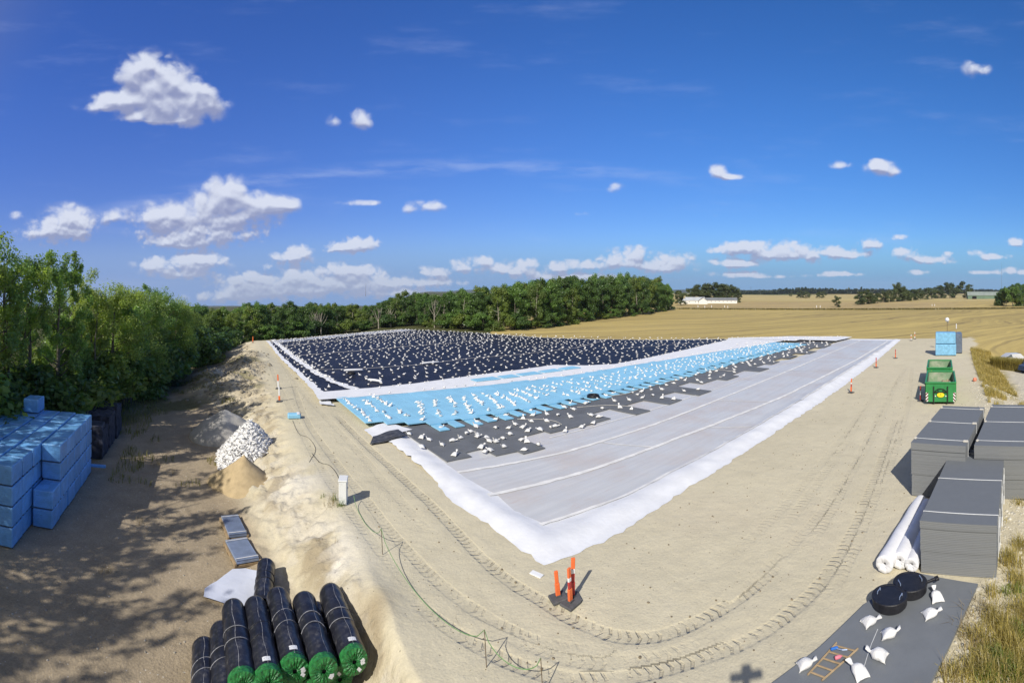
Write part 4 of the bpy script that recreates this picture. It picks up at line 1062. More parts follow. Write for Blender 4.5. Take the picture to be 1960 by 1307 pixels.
M_roll = mat('black_foil_roll', (0.018, 0.019, 0.026), 0.33, 0.35, 2.0, bump=.15, bsc=5, spec=.45, dirt=(0.15, 0.145, 0.14), dsc=4, dth=(.50, .85))
M_greencap = mat('green_film_cap', (0.024, 0.170, 0.042), 0.35, 0.45, 7, bump=.9, bsc=9, spec=.5, dirt=(.02, .09, .03), dsc=9, dth=(.55, .8))
M_label = mat('white_label', (0.75, 0.76, 0.78), 0.6, 0.03, 8, dirt=(.35, .36, .38), dsc=26, dth=(.5, .6))
M_hole = mat('dark_core', (0.01, 0.01, 0.012), .9)
M_whitestreak = mat('white_seam_mark', (0.24, 0.24, 0.26), .7, .4, 12)
def foil_roll(near, far, R, label, seed, cap=True, tags=2, sticker=True, grp='black rolls stacked at the slope foot'):
    near = Vector(near); far = Vector(far); a = (far - near); L = a.length
    r = empty('foil_roll', near, 0, label, 'roll', grp)
    r.rotation_euler = a.to_track_quat('Y', 'Z').to_euler()
    rnd = random.Random(seed)
    mb = MB(); ny, na = 26, 28; V = []
    for i in range(ny + 1):
        y = L * i / ny; s_ = 1 - 0.10 * (i in (0, ny)) + .02 * math.sin(i * 1.3 + seed)
        for j in range(na):
            t = 2 * math.pi * j / na
            rr = R * s_ * (1 + .018 * math.sin(2 * t + seed + i * .1) + .008 * rnd.uniform(-1, 1))
            V.append((rr * math.sin(t), y, rr * math.cos(t)))
    Fq = [(i * na + j, i * na + (j + 1) % na, (i + 1) * na + (j + 1) % na, (i + 1) * na + j) for i in range(ny) for j in range(na)]
    Fq += [tuple(ny * na + j for j in range(na))]
    mb.add(V, Fq); mb.build('roll_body', M_roll, r, smooth=True)
    # wrapping cords in pairs
    for y0 in (0.44, 0.60):
        mb = MB(); mb.tube([(R * 1.012 * math.sin(t), L * y0 + .10 * math.sin(t + seed), R * 1.012 * math.cos(t)) for t in np.linspace(-1.9, 1.9, 18)], .012, 5)
        mb.build('cord', M_whitestreak if seed % 3 else M_rubber, r, smooth=True)
    mb = MB(); pts = []
    th = rnd.uniform(-.25, .35)
    V = []
    for i in range(24):
        y = L * (.04 + .92 * i / 23); w = .010 + .014 * rnd.random(); t = th + .05 * math.sin(i * .7 + seed) + .01 * rnd.uniform(-1, 1)
        for sg in (-1, 1): V.append((R * 1.03 * math.sin(t + sg * w), y, R * 1.03 * math.cos(t + sg * w)))
    mb.add(V, [(2 * i, 2 * i + 2, 2 * i + 3, 2 * i + 1) for i in range(23)]); mb.build('lap_seam', M_whitestreak, r)
    if cap:
        mb = MB(); n, k = 44, 7; V = []
        for i in range(k + 1):
            u = i / k
            for j in range(n):
                t = 2 * math.pi * j / n
                pl = .020 * math.sin(j * 2.6 + seed + 2.0 * math.sin(j * .37 + seed)) * (.4 + u) * (1 - u * .4)
                rr = R * (1.02 - .86 * u) if i else R * 1.035
                y = (.16 if i == 0 else -.02 - .02 * math.sin(u * 3.1)) + pl + .012 * rnd.uniform(-1, 1)
                if i == 1: rr = R * 1.0; y = -.015 + pl
                V.append((rr * math.sin(t), y, rr * math.cos(t)))
        Fq = [(i * n + j, i * n + (j + 1) % n, (i + 1) * n + (j + 1) % n, (i + 1) * n + j) for i in range(k) for j in range(n)]
        Fq = [q[::-1] for q in Fq]
        mb.add(V, Fq); c = mb.build('end_cap', M_greencap, r)
        mb = MB(); mb.add([(R * .17 * math.sin(2 * math.pi * j / 16), .02, R * .17 * math.cos(2 * math.pi * j / 16)) for j in range(16)], [tuple(range(16))]); mb.build('core_hole', M_hole, c)
        for q in range(tags):
            t = rnd.uniform(-1.0, 2.4) if q == 0 else rnd.uniform(1.2, 3.0)
            mb = MB().box((0, 0, 0), (R * .30, .006, R * .22))
            lb = mb.build('paper_label', M_label, c); lb.location = (R * .58 * math.sin(t), -.075, R * .58 * math.cos(t)); lb.rotation_euler = (rnd.uniform(-.1, .1), rnd.uniform(-1, 1), 0)
    if sticker:
        V = []; t0 = th + rnd.uniform(-.15, .1)
        for i in range(5):
            t = t0 - .28 + .14 * i; V += [(R * 1.045 * math.sin(t), .24, R * 1.045 * math.cos(t)), (R * 1.045 * math.sin(t), .38, R * 1.045 * math.cos(t))]
        MB().add(V, [(2 * i, 2 * i + 1, 2 * i + 3, 2 * i + 2) for i in range(4)]).build('sticker', M_label, r)
    return r
ax = Vector((-.60, .80, 0)).normalized()
def rp_(px, py, z): return G(px, py + 22, z)
RR = 0.365
ZA, ZB = -0.54, -1.17
tops = [((465, 1290), 2.85, 'black roll with a smooth closed green end in the upper layer', 0, 0), ((514, 1285), 2.9, 'black roll with two paper labels on its green end, second of the upper layer', 2, 1), ((564, 1262), 3.0, 'scuffed grey-black roll in the middle of the upper layer, longest cord bands', 3, 1),
        ((620, 1262), 2.8, 'plain black roll between the middle one and the rightmost roll', 2, 0)]
for i, (p, L, lb, tg, stk) in enumerate(tops):
    a = rp_(p[0], p[1], ZA + .03 * i); foil_roll(a, a + (ax + Vector((.02 * i - .03, 0, .005))).normalized() * L, RR, lb, 11 + i, True, tg, bool(stk))
a = rp_(678, 1244, ZA + .10); foil_roll(a, a + (ax + Vector((.05, 0, .005))).normalized() * 2.9, RR, 'glossy black roll lying rightmost on the sand slope, labelled green end', 17, True, 3, True)
for i, (p, L, lb) in enumerate((((432, 1330), 2.6, 'black roll of the lower layer, half hidden at the left'), ((392, 1350), 2.3, 'black roll lying leftmost on the yard ground'))):
    a = rp_(p[0], p[1], (-.95, -1.2)[i]); foil_roll(a, a + ax * L, RR, lb, 31 + i, False, 0, False)
for i, (px, py) in enumerate(((492, 1318), (545, 1310), (596, 1302), (650, 1278))):
    a = rp_(px, py, ZB + .02 * i); foil_roll(a, a + ax * 2.8, RR, ('lower black roll under the second roll', 'lower black roll under the middle rolls', 'lower black roll under the plain roll', 'lower black roll wedged beside the rightmost roll')[i], 41 + i, True, 1, False)
a = rp_(502, 1140, -1.05); b_ = rp_(510, 1060, -.95)
foil_roll(a, b_, .33, 'single black roll lying beyond the pile on the pale tarpaulin', 51, False, 0, False, 'black rolls stacked at the slope foot')

# white switch cabinet and what stands around it
M_cab = mat('white_cabinet_paint', (0.74, 0.75, 0.74), .5, .04, 3, dirt=(.5, .47, .4), dsc=2, dth=(.62, .85))
c = GG(657, 961); r = empty('cable_cabinet', c, math.radians(105), 'white cable cabinet standing at the rim of the sandy lane', 'cabinet')
MB().box((0, 0, .5), (.62, .34, .98), bev=.02).build('housing', M_cab, r); MB().box((0, 0, 1.02), (.67, .39, .06), bev=.015).build('lid', M_cab, r)
MB().box((-.02, -.172, .52), (.50, .012, .80)).build('door', M_cab, r); MB().box((.20, -.186, .55), (.03, .02, .10)).build('handle', M_rubber, r)
MB().box((0, 0, -.06), (.58, .30, .22)).build('plinth', M_darkwood, r)
c = GG(563, 800); r = empty('foam_bundle', c, .5, 'small light blue foam bundle lying alone on the sandy lane', 'bundle')
MB().box((0, 0, .17), (.95, .62, .34), bev=.07).build('wrapped_boards', M_blue, r); MB().box((.30, 0, .345), (.20, .64, .03), bev=.01).build('film', M_white, r)

M_orange = mat('orange_plastic', (0.80, 0.17, 0.05), .45, .08, 5, spec=.4)
M_redp = mat('dark_red_plastic', (0.45, 0.045, 0.04), .45, .1, 5, spec=.4)
M_refl = mat('white_reflective_band', (0.78, 0.78, 0.78), .4, .03, 5)
M_foot = mat('grey_rubber_foot', (0.10, 0.10, 0.105), .8, .2, 5)
def marker(p, hgt, w, lean, label, grp, cols=None, foot=.42, rz=.3):
    r = empty('marker_post', p, rz, label, 'marker post', grp); r.rotation_euler = (lean[0], lean[1], rz)
    mb = MB(); mb.box((0, 0, .045), (foot, foot * .9, .09), bev=.02); mb.box((0, 0, .11), (.16, .14, .06)); mb.build('foot', M_foot, r)
    cols = cols or [M_orange, M_refl, M_redp, M_orange]
    z = .13; n = len(cols); hs = [.30, .12, .22, .36] if n == 4 else [1 / n] * n; tot = sum(hs)
    for i, (m, hh) in enumerate(zip(cols[::-1], hs[::-1])):
        L = hgt * hh / tot; ww = w * (1 + .25 * (i == 0))
        MB().box((0, 0, z + L / 2), (ww, ww * .55, L), bev=.012).build('sleeve', m, r); z += L
    return r
G3 = 'three orange marker posts at the liner corner'
marker(GG(1069, 1147), .74, .115, (.0, -.10), 'plain orange marker post leaning left, without white band', G3, [M_orange, M_orange], .5)
marker(GG(1092, 1157), .98, .12, (.0, -.07), 'orange marker post with white band in front of the other two', G3, None, .5, .75)
marker(GG(1095, 1147), 1.12, .12, (.02, .02), 'tallest marker post of the three, dark red lower part', G3, [M_orange, M_refl, M_redp, M_redp], .5, .2)
GR = 'marker posts along the right liner edge'
for (px, py, hh, lb) in ((1629, 752, 1.15, 'red marker post nearest the container, slightly leaning'), (1677, 704, 1.1, 'dark red marker post second along the liner edge'), (1714, 686, 1.1, 'dark red marker post third along the liner edge'),
                         (1744, 652, 1.0, 'pale marker post at the far liner corner, shorter of the pair'), (1751, 649, 1.25, 'pale marker post at the far liner corner, taller of the pair')):
    pale = px > 1740
    marker(GG(px, py), hh, .13, (.0, .05 if px < 1640 else 0), lb, GR, [M_refl, M_orange, M_refl] if pale else [M_redp, M_orange, M_redp, M_orange] if px > 1640 else None, .5)
GL = 'marker posts on the left sandy lane'
marker(GG(535, 769), 1.1, .12, (.0, -.04), 'worn white and orange marker post nearer on the left lane', GL, [M_refl, M_refl, M_orange], .5)
marker(GG(533, 744), 1.2, .12, (.0, -.05), 'worn marker post with orange top farther on the left lane', GL, [M_orange, M_refl], .5)
marker(GG(484, 656), 1.0, .12, (0, 0), 'tiny orange marker post at the far left corner of the lane', GL, [M_orange, M_orange], .4)

# stakes with a slack green line
M_stake = mat('rusty_iron_stake', (0.13, 0.095, 0.06), .8, .3, 8)
M_line = mat('green_line', (0.16, 0.30, 0.12), .7, .1, 8)
stk = [GG(733, 1061), GG(932, 1277), GG(1040, 1330), GG(677, 964)]
tp = []
for i, (p, hh) in enumerate(zip(stk[:3], (.9, .92, .85))):
    mb = MB(); t = p + Vector((-.06, -.01, hh)); mb.tube([p + Vector((0, 0, -.2)), t], .012, 6); tp.append(t)
    o = mb.build('stake', M_stake); meta(o, ('thin iron stake on the lane nearer the white cabinet', 'thin iron stake on the lane near the picture front', 'thin iron stake in the nearest tyre track')[i], 'stake', 'stakes carrying the slack green line')
def sag(a, b, z0, n=14):
    out = []
    for i in range(n + 1):
        u = i / n; p = a.lerp(b, u); k = 4 * u * (1 - u); g = zt(p.x, p.y) + .03
        p.z = max(g, p.z - z0 * k ** .6); out.append(p)
    return out
mb = MB(); pts = sag(stk[3] + Vector((0, 0, .35)), tp[0], .55) + sag(tp[0], tp[1], .88, 20)[1:] + sag(tp[1], tp[2], .5)[1:]
mb.tube(pts, .011, 5); meta(mb.build('green_line', M_line), 'slack green line strung between iron stakes along the sandy lane', 'line')
for (pl, lb, rr) in (([(597, 868), (612, 885), (632, 892), (648, 915), (652, 945)], 'black cable trailing over the sand up to the white cabinet', .012), ([(560, 805), (572, 830), (590, 838), (604, 860), (592, 885)], 'thin black cable end on the slope below the blue bundle', .01)):
    mb = MB(); mb.tube([on(q, .015) for q in catmull([GG(*p) for p in pl], 6)], rr, 5); meta(mb.build('cable', M_rubber), lb, 'cable')
o = MB().box((0, 0, .02), (.45, .2, .04), bev=.015).build('white_scrap', M_white); o.location = GG(1027, 1100, .0); o.rotation_euler = (.1, 0, -.7); meta(o, 'small white scrap of fleece on the sand by the liner corner', 'scrap')
# thin wooden stakes along the trees
for i, (px, py, hh) in enumerate(((222, 788, 1.3), (237, 781, 1.4), (264, 769, 1.2), (291, 757, 1.1), (392, 700, 1.3))):
    p = GG(px, py); mb = MB(); mb.tube([p + Vector((0, 0, -.2)), p + Vector((.02, .0, hh))], .022, 5)
    meta(mb.build('fence_stake', M_wood), ('pale fence stake right behind the black netted packs', 'taller pale fence stake behind the netted packs', 'pale fence stake at the weedy wood edge', 'pale fence stake halfway along the wood edge', 'pale fence stake beyond the dumped soil')[i], 'stake', 'fence stakes along the wood')

# ---------------------------------------------------------------- right-hand side: board stacks, container, far stacks
M_gst = bpy.data.materials.new('dark_grey_board_stack')
def gst():
    m = M_gst; m.use_nodes = True; N = NT(m.node_tree); b = N.n['Principled BSDF']
    co = N.new('ShaderNodeTexCoord').outputs['Object']; gz = N.new('ShaderNodeSeparateXYZ', {0: N.new('ShaderNodeNewGeometry').outputs['Normal']}).outputs[2]
    z = N.new('ShaderNodeSeparateXYZ', {0: co}).outputs[2]
    ln = N.step(N.m('SINE', N.m('MULTIPLY', z, 2 * math.pi / 0.055)), .45, 1.0)
    side = N.step(N.m('ABSOLUTE', gz), .6, .3)
    n = N.noise(co, 3, 5, .6); n2 = N.noise(N.v('MULTIPLY', co, (1, 1, 18)), 2.0, 4, .6)
    c = N.mix(n, (0.145, 0.158, 0.175), (0.172, 0.186, 0.204))
    cs = N.mix(n2, (0.20, 0.208, 0.213), (0.25, 0.258, 0.263))
    c = N.mix(side, c, cs)
    c = N.mix(N.m('MULTIPLY', N.m('MULTIPLY', ln, side), .10), c, (0.075, 0.08, 0.085))
    N.put(b.inputs['Base Color'], c); b.inputs['Roughness'].default_value = .75; b.inputs['Specular IOR Level'].default_value = .2
    bp = N.new('ShaderNodeBump', {'Height': N.m('ADD', N.m('MULTIPLY', N.m('MULTIPLY', ln, side), -1.0), N.m('MULTIPLY', n, .3)), 'Strength': .4, 'Distance': .02}); N.put(b.inputs['Normal'], bp.outputs[0])
gst()
M_strapw = mat('white_packing_strap', (0.72, 0.73, 0.74), .5, .05, 8)
M_pad = mat('beige_edge_pad', (0.62, 0.58, 0.5), .8, .1, 8)
def board_stack(FL, ang, L, Wd, layers, label, pads, lean=.012):
    d = Vector((math.cos(ang), math.sin(ang), 0)); p = Vector((FL[0], FL[1], 0)); g = zt(p.x, p.y)
    r = empty('board_stack', Vector((p.x, p.y, max(0.0, g) + .0)), ang, label, 'board stack', 'stacks of dark grey boards on the right')
    z = .02
    for k, hh in enumerate(layers):
        ov = .03 * k
        nb = max(3, round(hh / .055)); V = []; rj = random.Random(int(FL[0] * 100) + k)
        for q in range(nb):
            j = [rj.uniform(-.008, .008) * (q < nb - 1 or k < len(layers) - 1) for _ in range(4)]
            x0, x1, y0, y1 = -ov + j[0], L + ov + j[1], -Wd - ov / 2 + j[2], ov / 2 + j[3]
            for zz in (z + .008 + (hh - .014) * q / nb, z + .008 + (hh - .014) * (q + .985) / nb): V += [(x0, y0, zz), (x1, y0, zz), (x1, y1, zz), (x0, y1, zz)]
        fs = [(i * 4 + c, i * 4 + (c + 1) % 4, (i + 1) * 4 + (c + 1) % 4, (i + 1) * 4 + c) for i in range(2 * nb - 1) for c in range(4)] + [(3, 2, 1, 0), tuple(8 * nb - 4 + c for c in range(4))]
        mb = MB(); mb.add(V, fs); mb.build('boards', M_gst, r); z += hh
    mb = MB(); mb.box((L / 2, -Wd / 2, .005), (L * .96, Wd * .9, .05)); mb.build('bearer', M_darkwood, r)
    ov = .03 * (len(layers) - 1)
    for x in (.62, L * .5, L - .55):
        mb = MB(); mb.tube([(x, -Wd - ov / 2 - .012, .35), (x - .06, -Wd - ov / 2 - .012, z * .55), (x, -Wd - ov / 2 - .010, z + .006), (x, -Wd / 2, z + .008), (x, ov / 2 + .010, z + .006), (x - .03, ov / 2 + .012, .3)], .015, 5)
        mb.build('strap', M_strapw, r)
    if pads:
        for x in (.55, L * .5, L - .55):
            for y in (-Wd - ov / 2 + .10, ov / 2 - .06):
                MB().box((x, y, z + .02), (.20, .22 if y < -1 else .10, .06), bev=.015).build('edge_pad', M_pad, r)
    else:
        for x in (1.2, 3.1, 5.0, 6.4):
            mb = MB(); mb.tube([(x + .1 * math.sin(q * 2.0), -Wd - ov / 2 - .03, z - .05 - q * .30) for q in range(6)], .02, 5); mb.build('strap_end', M_strapw, r)
    return r
board_stack((11.8, 10.35), math.radians(29.2), 7.1, 2.45, (.72, .74, .26), 'lowest dark grey board stack in front, white rolls at its foot', False)
board_stack((15.97, 14.55), math.radians(27), 7.0, 2.42, (.95, 1.12, .33), 'tall dark grey board stack behind the front one, nearest the road', True)
board_stack((17.55, 12.2), math.radians(27), 7.6, 2.42, (.85, .88, .62), 'tall dark grey board stack at the verge, behind the front stack', True)

M_fleece = mat('white_fleece_roll', (0.76, 0.76, 0.78), .8, .04, 2, bump=.2, bsc=6)
def white_roll(a, L, ang, R, label, tilt=0):
    r = empty('fleece_roll', (a[0], a[1], zt(a[0], a[1]) + R), ang, label, 'roll', 'white fleece rolls at the front grey stack')
    mb = MB(); V = []; ny, na = 16, 22
    for i in range(ny + 1):
        for j in range(na):
            t = 2 * math.pi * j / na; rr = R * (1 + .02 * math.sin(3 * t + i) + .015 * math.sin(i * 1.1)) * (.9 if i in (0, ny) else 1)
            V.append((L * i / ny + .01 * math.sin(j), rr * math.cos(t), rr * math.sin(t) * .96))
    mb.add(V, [(i * na + j, i * na + (j + 1) % na, (i + 1) * na + (j + 1) % na, (i + 1) * na + j) for i in range(ny) for j in range(na)][::1]); mb.f = [q[::-1] for q in mb.f]
    mb.build('roll_body', M_fleece, r, smooth=True)
    mb = MB(); V = [(-.03 - .04 * math.sin(k * 1.7) * (.3 + .0 * k), 0, 0)]
    n = 22; rings = ((1.0, .0), (.92, -.05), (.6, -.03), (.25, -.02), (.10, .05))
    V = [(x + .015 * math.sin(j * 2.6), R * q * math.cos(2 * math.pi * j / n), R * q * .96 * math.sin(2 * math.pi * j / n)) for q, x in rings for j in range(n)]
    mb.add(V, [(i * n + j, (i + 1) * n + j, (i + 1) * n + (j + 1) % n, i * n + (j + 1) % n) for i in range(4) for j in range(n)] + [tuple(4 * n + j for j in range(n))]); mb.build('gathered_end', M_fleece, r, smooth=True)
    return r
w0 = G(1693, 1080, .30); white_roll(w0, 4.9, math.radians(27), .30, 'longest white fleece roll, on the sand side of the others')
w1 = G(1722, 1072, .30); white_roll(w1, 4.3, math.radians(28.5), .29, 'white fleece roll in the middle of the three')
w2_ = G(1745, 1078, .28); white_roll(w2_, 4.2, math.radians(29.2), .24, 'white fleece roll squeezed against the front grey stack')

# slab of grey boards in front with tools and bags
q = [G(*p, .20) for p in ((1655, 1155), (1742, 1093), (1872, 1117), (1812, 1245), (1780, 1307), (1745, 1370), (1400, 1370), (1480, 1305), (1570, 1237))]
qs = [ST(p.x, p.y) for p in q]
r = empty('board_slab', on(q[0]), 0, 'low slab of grey boards in front of the stack, sandbags and a ladder on it', 'board slab')
M_slab = mat('slab_grey_board', (0.172, 0.185, 0.20), .75, .07, 1.0, bump=.12, bsc=24, dirt=(.23, .215, .19), dsc=1.4, dth=(.62, .86))
under(site_sheet('upper_board', qs, lambda s, t: .20 + 0 * s, M_slab, None, 3.0, thick=.055, smooth=False), r)
qi = [(s * 1.0 - .05, t + .06) for s, t in qs]
under(site_sheet('lower_board', qi, lambda s, t: .135 + 0 * s, M_gst, None, 3.0, thick=.13, smooth=False), r)
for (px, py, sc, rz, lb) in ((1790, 1144, 1.0, 110, 'white sandbag with upright flap beside the round black lids'), (1785, 1178, 1.0, 20, 'white sandbag with its neck to the verge, near the slab edge'), (1668, 1193, .95, 28, 'white sandbag below the left black lid'),
                         (1706, 1219, .95, 5, 'plump white sandbag alone in the slab middle'), (1677, 1260, 1.0, 165, 'white sandbag with a long drawstring, between ladder and slab middle'), (1640, 1289, 1.0, 125, 'white sandbag right of the ladder foot'), (1546, 1275, .9, 15, 'white sandbag left of the wooden ladder')):
    bag_obj(G(px, py, .20), math.radians(rz) - (px - 980) / F, sc * .95, lb, 'sandbags on the grey slab')
mb = MB(); pts = [G(*p, .205) for p in ((1680, 1204), (1668, 1232), (1660, 1255), (1655, 1272), (1648, 1285))]; mb.tube(pts, .008, 4); meta(mb.build('string', M_strapw), 'thin white string lying between the sandbags on the slab', 'string')
def lid(c, rz, label):
    r = empty('round_lid', c, rz, label, 'lid', 'round black lids on the slab')
    MB().lathe([(.40, .0), (.47, .02), (.50, .06), (.50, .22), (.52, .23), (.52, .29), (.50, .31), (.46, .31), (.44, .295), (.0, .30)], 40).build('cover', M_rubber, r, smooth=False)
    for s in (-1, 1):
        mb = MB(); y = s * .34; mb.tube([(-.10, y, .295), (-.10, y, .36), (.10, y, .36), (.10, y, .295)], .014, 6); mb.build('handle', M_steel, r)
    return r
a = G(1703, 1158, .2); lid(a, .4, 'round black lid in front, overlapping the sand edge'); b2 = G(1742, 1132, .2); lid(b2, 1.1, 'round black lid behind, next to the grey stack')
mb = MB(); mb.box((0, 0, .15), (.8, .07, .06), bev=.01); mb.box((.38, 0, .15), (.12, .16, .08), bev=.01)
o = mb.build('black_bracket', M_rubber); o.location = G(1772, 1124, .2); o.rotation_euler = (0, -.15, -.55); meta(o, 'black plastic bracket sticking out behind the rear round lid', 'bracket')
# wooden ladder with tools
M_lad = mat('ladder_wood', (0.34, 0.25, 0.15), .75, .2, 5)
A, B, Cc, D = (G(*p, .23) for p in ((1546, 1291), (1573, 1302), (1601, 1230), (1642, 1241)))
r = empty('ladder', A, 0, 'short wooden ladder lying on the slab with tools on it', 'ladder')
for (u, v) in ((A, Cc), (B, D)):
    mb = MB(); mb.tube([u - A, v - A], .028, 4); mb.build('rail', M_lad, r)
for k in (.08, .29, .5, .71, .92): 
    mb = MB(); mb.tube([A.lerp(Cc, k) - A + Vector((0, 0, .0)), B.lerp(D, k) - A], [.022, .022], 6); mb.build('rung', M_lad, r)
M_bluep = mat('blue_plastic', (.03, .16, .55), .4, .1, 6); M_pink = mat('pink_plastic', (.75, .22, .28), .45, .1, 6)
c = G(1597, 1243, .27); r = empty('blue_tool', c, -.3, 'blue handled tool lying across the ladder', 'tool'); MB().box((0, 0, .03), (.20, .07, .06), bev=.02).build('grip', M_bluep, r)
mb = MB(); mb.tube([(.05, -.03, .03), (.16, -.12, .03), (.28, -.16, .03)], .014, 6); mb.build('shank', M_steel, r)
c = G(1598, 1262, .27); o = MB().lathe([(.03, 0), (.045, .02), (.045, .13), (.02, .16), (.02, .19)], 12).build('pink_can', M_pink, smooth=True); o.location = c + Vector((0, 0, .03)); o.rotation_euler = (math.pi / 2, 0, 1.3); meta(o, 'pink spray can lying on the ladder rungs', 'can')

# roll-off containers
M_cg = mat('green_container_paint', (0.035, 0.235, 0.07), .42, .12, 1.8, spec=.45, dirt=(.10, .22, .10), dsc=2.5, dth=(.6, .85))
M_ci = mat('dusty_container_inside', (0.22, 0.33, 0.20), .85, .2, 1.5, dirt=(.5, .46, .38), dsc=.8, dth=(.42, .7))
M_yel = mat('yellow_badge', (.80, .66, .03), .45, .04, 8)
M_dark = mat('black_steel', (.02, .03, .02), .6, .2, 5)
def stripe_mat():
    m = bpy.data.materials.new('red_white_hazard_board'); m.use_nodes = True; N = NT(m.node_tree); b = N.n['Principled BSDF']
    s = N.new('ShaderNodeSeparateXYZ', {0: N.new('ShaderNodeTexCoord').outputs['Object']})
    w = N.step(N.m('SINE', N.m('MULTIPLY', N.m('ADD', s.outputs[2], N.m('ABSOLUTE', s.outputs[1])), 2 * math.pi / .26)), -.1, .1)
    N.put(b.inputs['Base Color'], N.mix(w, (.16, .02, .02), (.75, .75, .75))); b.inputs['Roughness'].default_value = .4; return m
M_haz = stripe_mat()
def container(dist, azp, L, Wd, Hh, label, gate, rz):
    p = pol(azp, dist); p.z = zt(p.x, p.y)
    r = empty('container', p, rz, label, 'container', 'green roll-off containers on the road')   # x runs to the rear, y to the left
    z0, th = .22, .07
    for (n, c, d) in (('front_wall', (th / 2, 0, z0 + (Hh - z0) / 2), (th, Wd, Hh - z0)), ('rear_wall', (L - th / 2, 0, z0 + (Hh - z0) / 2), (th, Wd, Hh - z0))):
        MB().box(c, d, bev=.012).build(n, M_cg, r)
    for s in (-1, 1):
        mb = MB(); mb.box((L / 2, s * (Wd / 2 - th / 2), z0 + (Hh - z0) / 2), (L - 2 * th - .01, th, Hh - z0))
        for k in range(7): mb.box((.35 + k * (L - .7) / 6, s * (Wd / 2 + .035), z0 + (Hh - z0) / 2 - .03), (.10, .065, Hh - z0 - .14))
        mb.build('side_wall', M_cg, r)
        mb = MB(); mb.box((L / 2, s * (Wd / 2 - .125), z0 + (Hh - z0) / 2), (L - 2 * th - .06, .012, Hh - z0 - .12)); mb.build('inner_lining', M_ci, r)
    mb = MB(); mb.box((L - th - .012, 0, z0 + (Hh - z0) / 2), (.012, Wd - 2 * th - .12, Hh - z0 - .12)); mb.box((L / 2, 0, z0 + .05), (L - 2 * th, Wd - 2 * th - .1, .05)); mb.build('floor', M_ci, r)
    mb = MB()
    for (c, d) in (((.0, 0, Hh), (.16, Wd + .14, .12)), ((L, 0, Hh), (.16, Wd + .14, .12)), ((L / 2, Wd / 2, Hh), (L - .17, .14, .12)), ((L / 2, -Wd / 2, Hh), (L - .17, .14, .12))): mb.box(c, d, bev=.02)
    mb.build('top_rim', M_cg, r)
    for s in (-1, 1): MB().box((L / 2, s * .53, .13), (L * .98, .10, .17)).build('skid', M_dark, r)
    for s in (-1, 1):
        mb = MB(); M = Matrix.Translation((.35, s * .53, .12)) @ Matrix.Rotation(math.pi / 2, 4, 'X'); mb.lathe([(.05, -.09), (.12, -.09), (.12, .09), (.05, .09)], 16, 0, M); mb.build('roller', M_dark, r)
    x = -.012
    if gate == 'hook':
        mb = MB()
        for s in (-1, 1): mb.box((-.05, s * .56, z0 + .62), (.09, .09, 1.28))
        mb.box((-.05, 0, 1.02), (.09, 1.03, .07))
        for s in (-1, 1): mb.tube([(-.05, s * .50, 1.06), (-.07, s * .22, 1.27), (-.07, 0, 1.30)], .035, 6)
        for s in (-1, 1): mb.box((-.05, s * .2, 1.14), (.05, .05, .2))
        mb.build('hook_frame', M_dark, r)
        for s in (-1, 1):
            MB().box((-.006, s * (Wd / 2 - .10), .62), (.014, .19, .72)).build('hazard_board', M_haz, r)
            MB().box((-.02, s * .42, .70), (.012, .09, .09)).build('reflector', M_refl, r)
        mb = MB(); M = Matrix.Translation((-.065, 0, .80)) @ Matrix.Rotation(-math.pi / 2, 4, 'Y') @ Matrix.Diagonal((.72, 1.1, 1, 1)); mb.lathe([(.27, 0), (.27, .015), (.0, .016)], 28, 0, M); bd = mb.build('badge', M_yel, r)
        mb = MB(); M = Matrix.Translation((-.082, 0, .80)) @ Matrix.Rotation(-math.pi / 2, 4, 'Y'); mb.box((-.05, 0, 0), (.015, .22, .004), 0, M); mb.box((.02, 0, 0), (.07, .02, .004), 0, M); mb.box((.08, 0, 0), (.015, .13, .004), 0, M); mb.build('badge_mark', M_dark, bd)
    else:
        mb = MB(); M = Matrix.Translation((-.02, .35 * Wd * .9, Hh - .38)) @ Matrix.Rotation(-math.pi / 2, 4, 'Y') @ Matrix.Diagonal((.75, 1.1, 1, 1)); mb.lathe([(.17, 0), (.17, .012), (.0, .013)], 24, 0, M); mb.build('badge', M_yel, r)
        mb = MB(); mb.box((-.03, 0, Hh - .36), (.05, .42, .06)); mb.box((-.03, -.12, Hh - .30), (.05, .09, .06)); mb.box((-.03, .13, Hh - .30), (.05, .09, .06)); mb.box((-.03, 0, Hh - .55), (.03, .03, .36)); mb.box((-.03, 0, Hh - .80), (.05, .50, .05)); mb.build('gate_lock', M_dark, r)
        for s in (-1, 1): MB().box((-.03, s * (Wd / 2 - .16), Hh / 2 + .25), (.05, .05, Hh - .55)).build('hinge_bar', M_cg, r)
    return r
rzc = math.pi / 2 - 0.893
container(38.9, 1800.5, 5.4, 2.42, 1.78, 'open green roll-off container in front, red-white hazard boards and yellow badge', 'hook', rzc)
container(46.6, 1798.5, 5.2, 2.42, 1.75, 'open green roll-off container directly behind the front one', 'gate', rzc)
ct = pol(1800.5, 38.9); ca = Vector((math.cos(rzc), math.sin(rzc), 0)); cl = Vector((-math.sin(rzc), math.cos(rzc), 0))
M_rub = mat('rubble', (.42, .33, .22), .9, .35, 4, bump=.6, bsc=6)
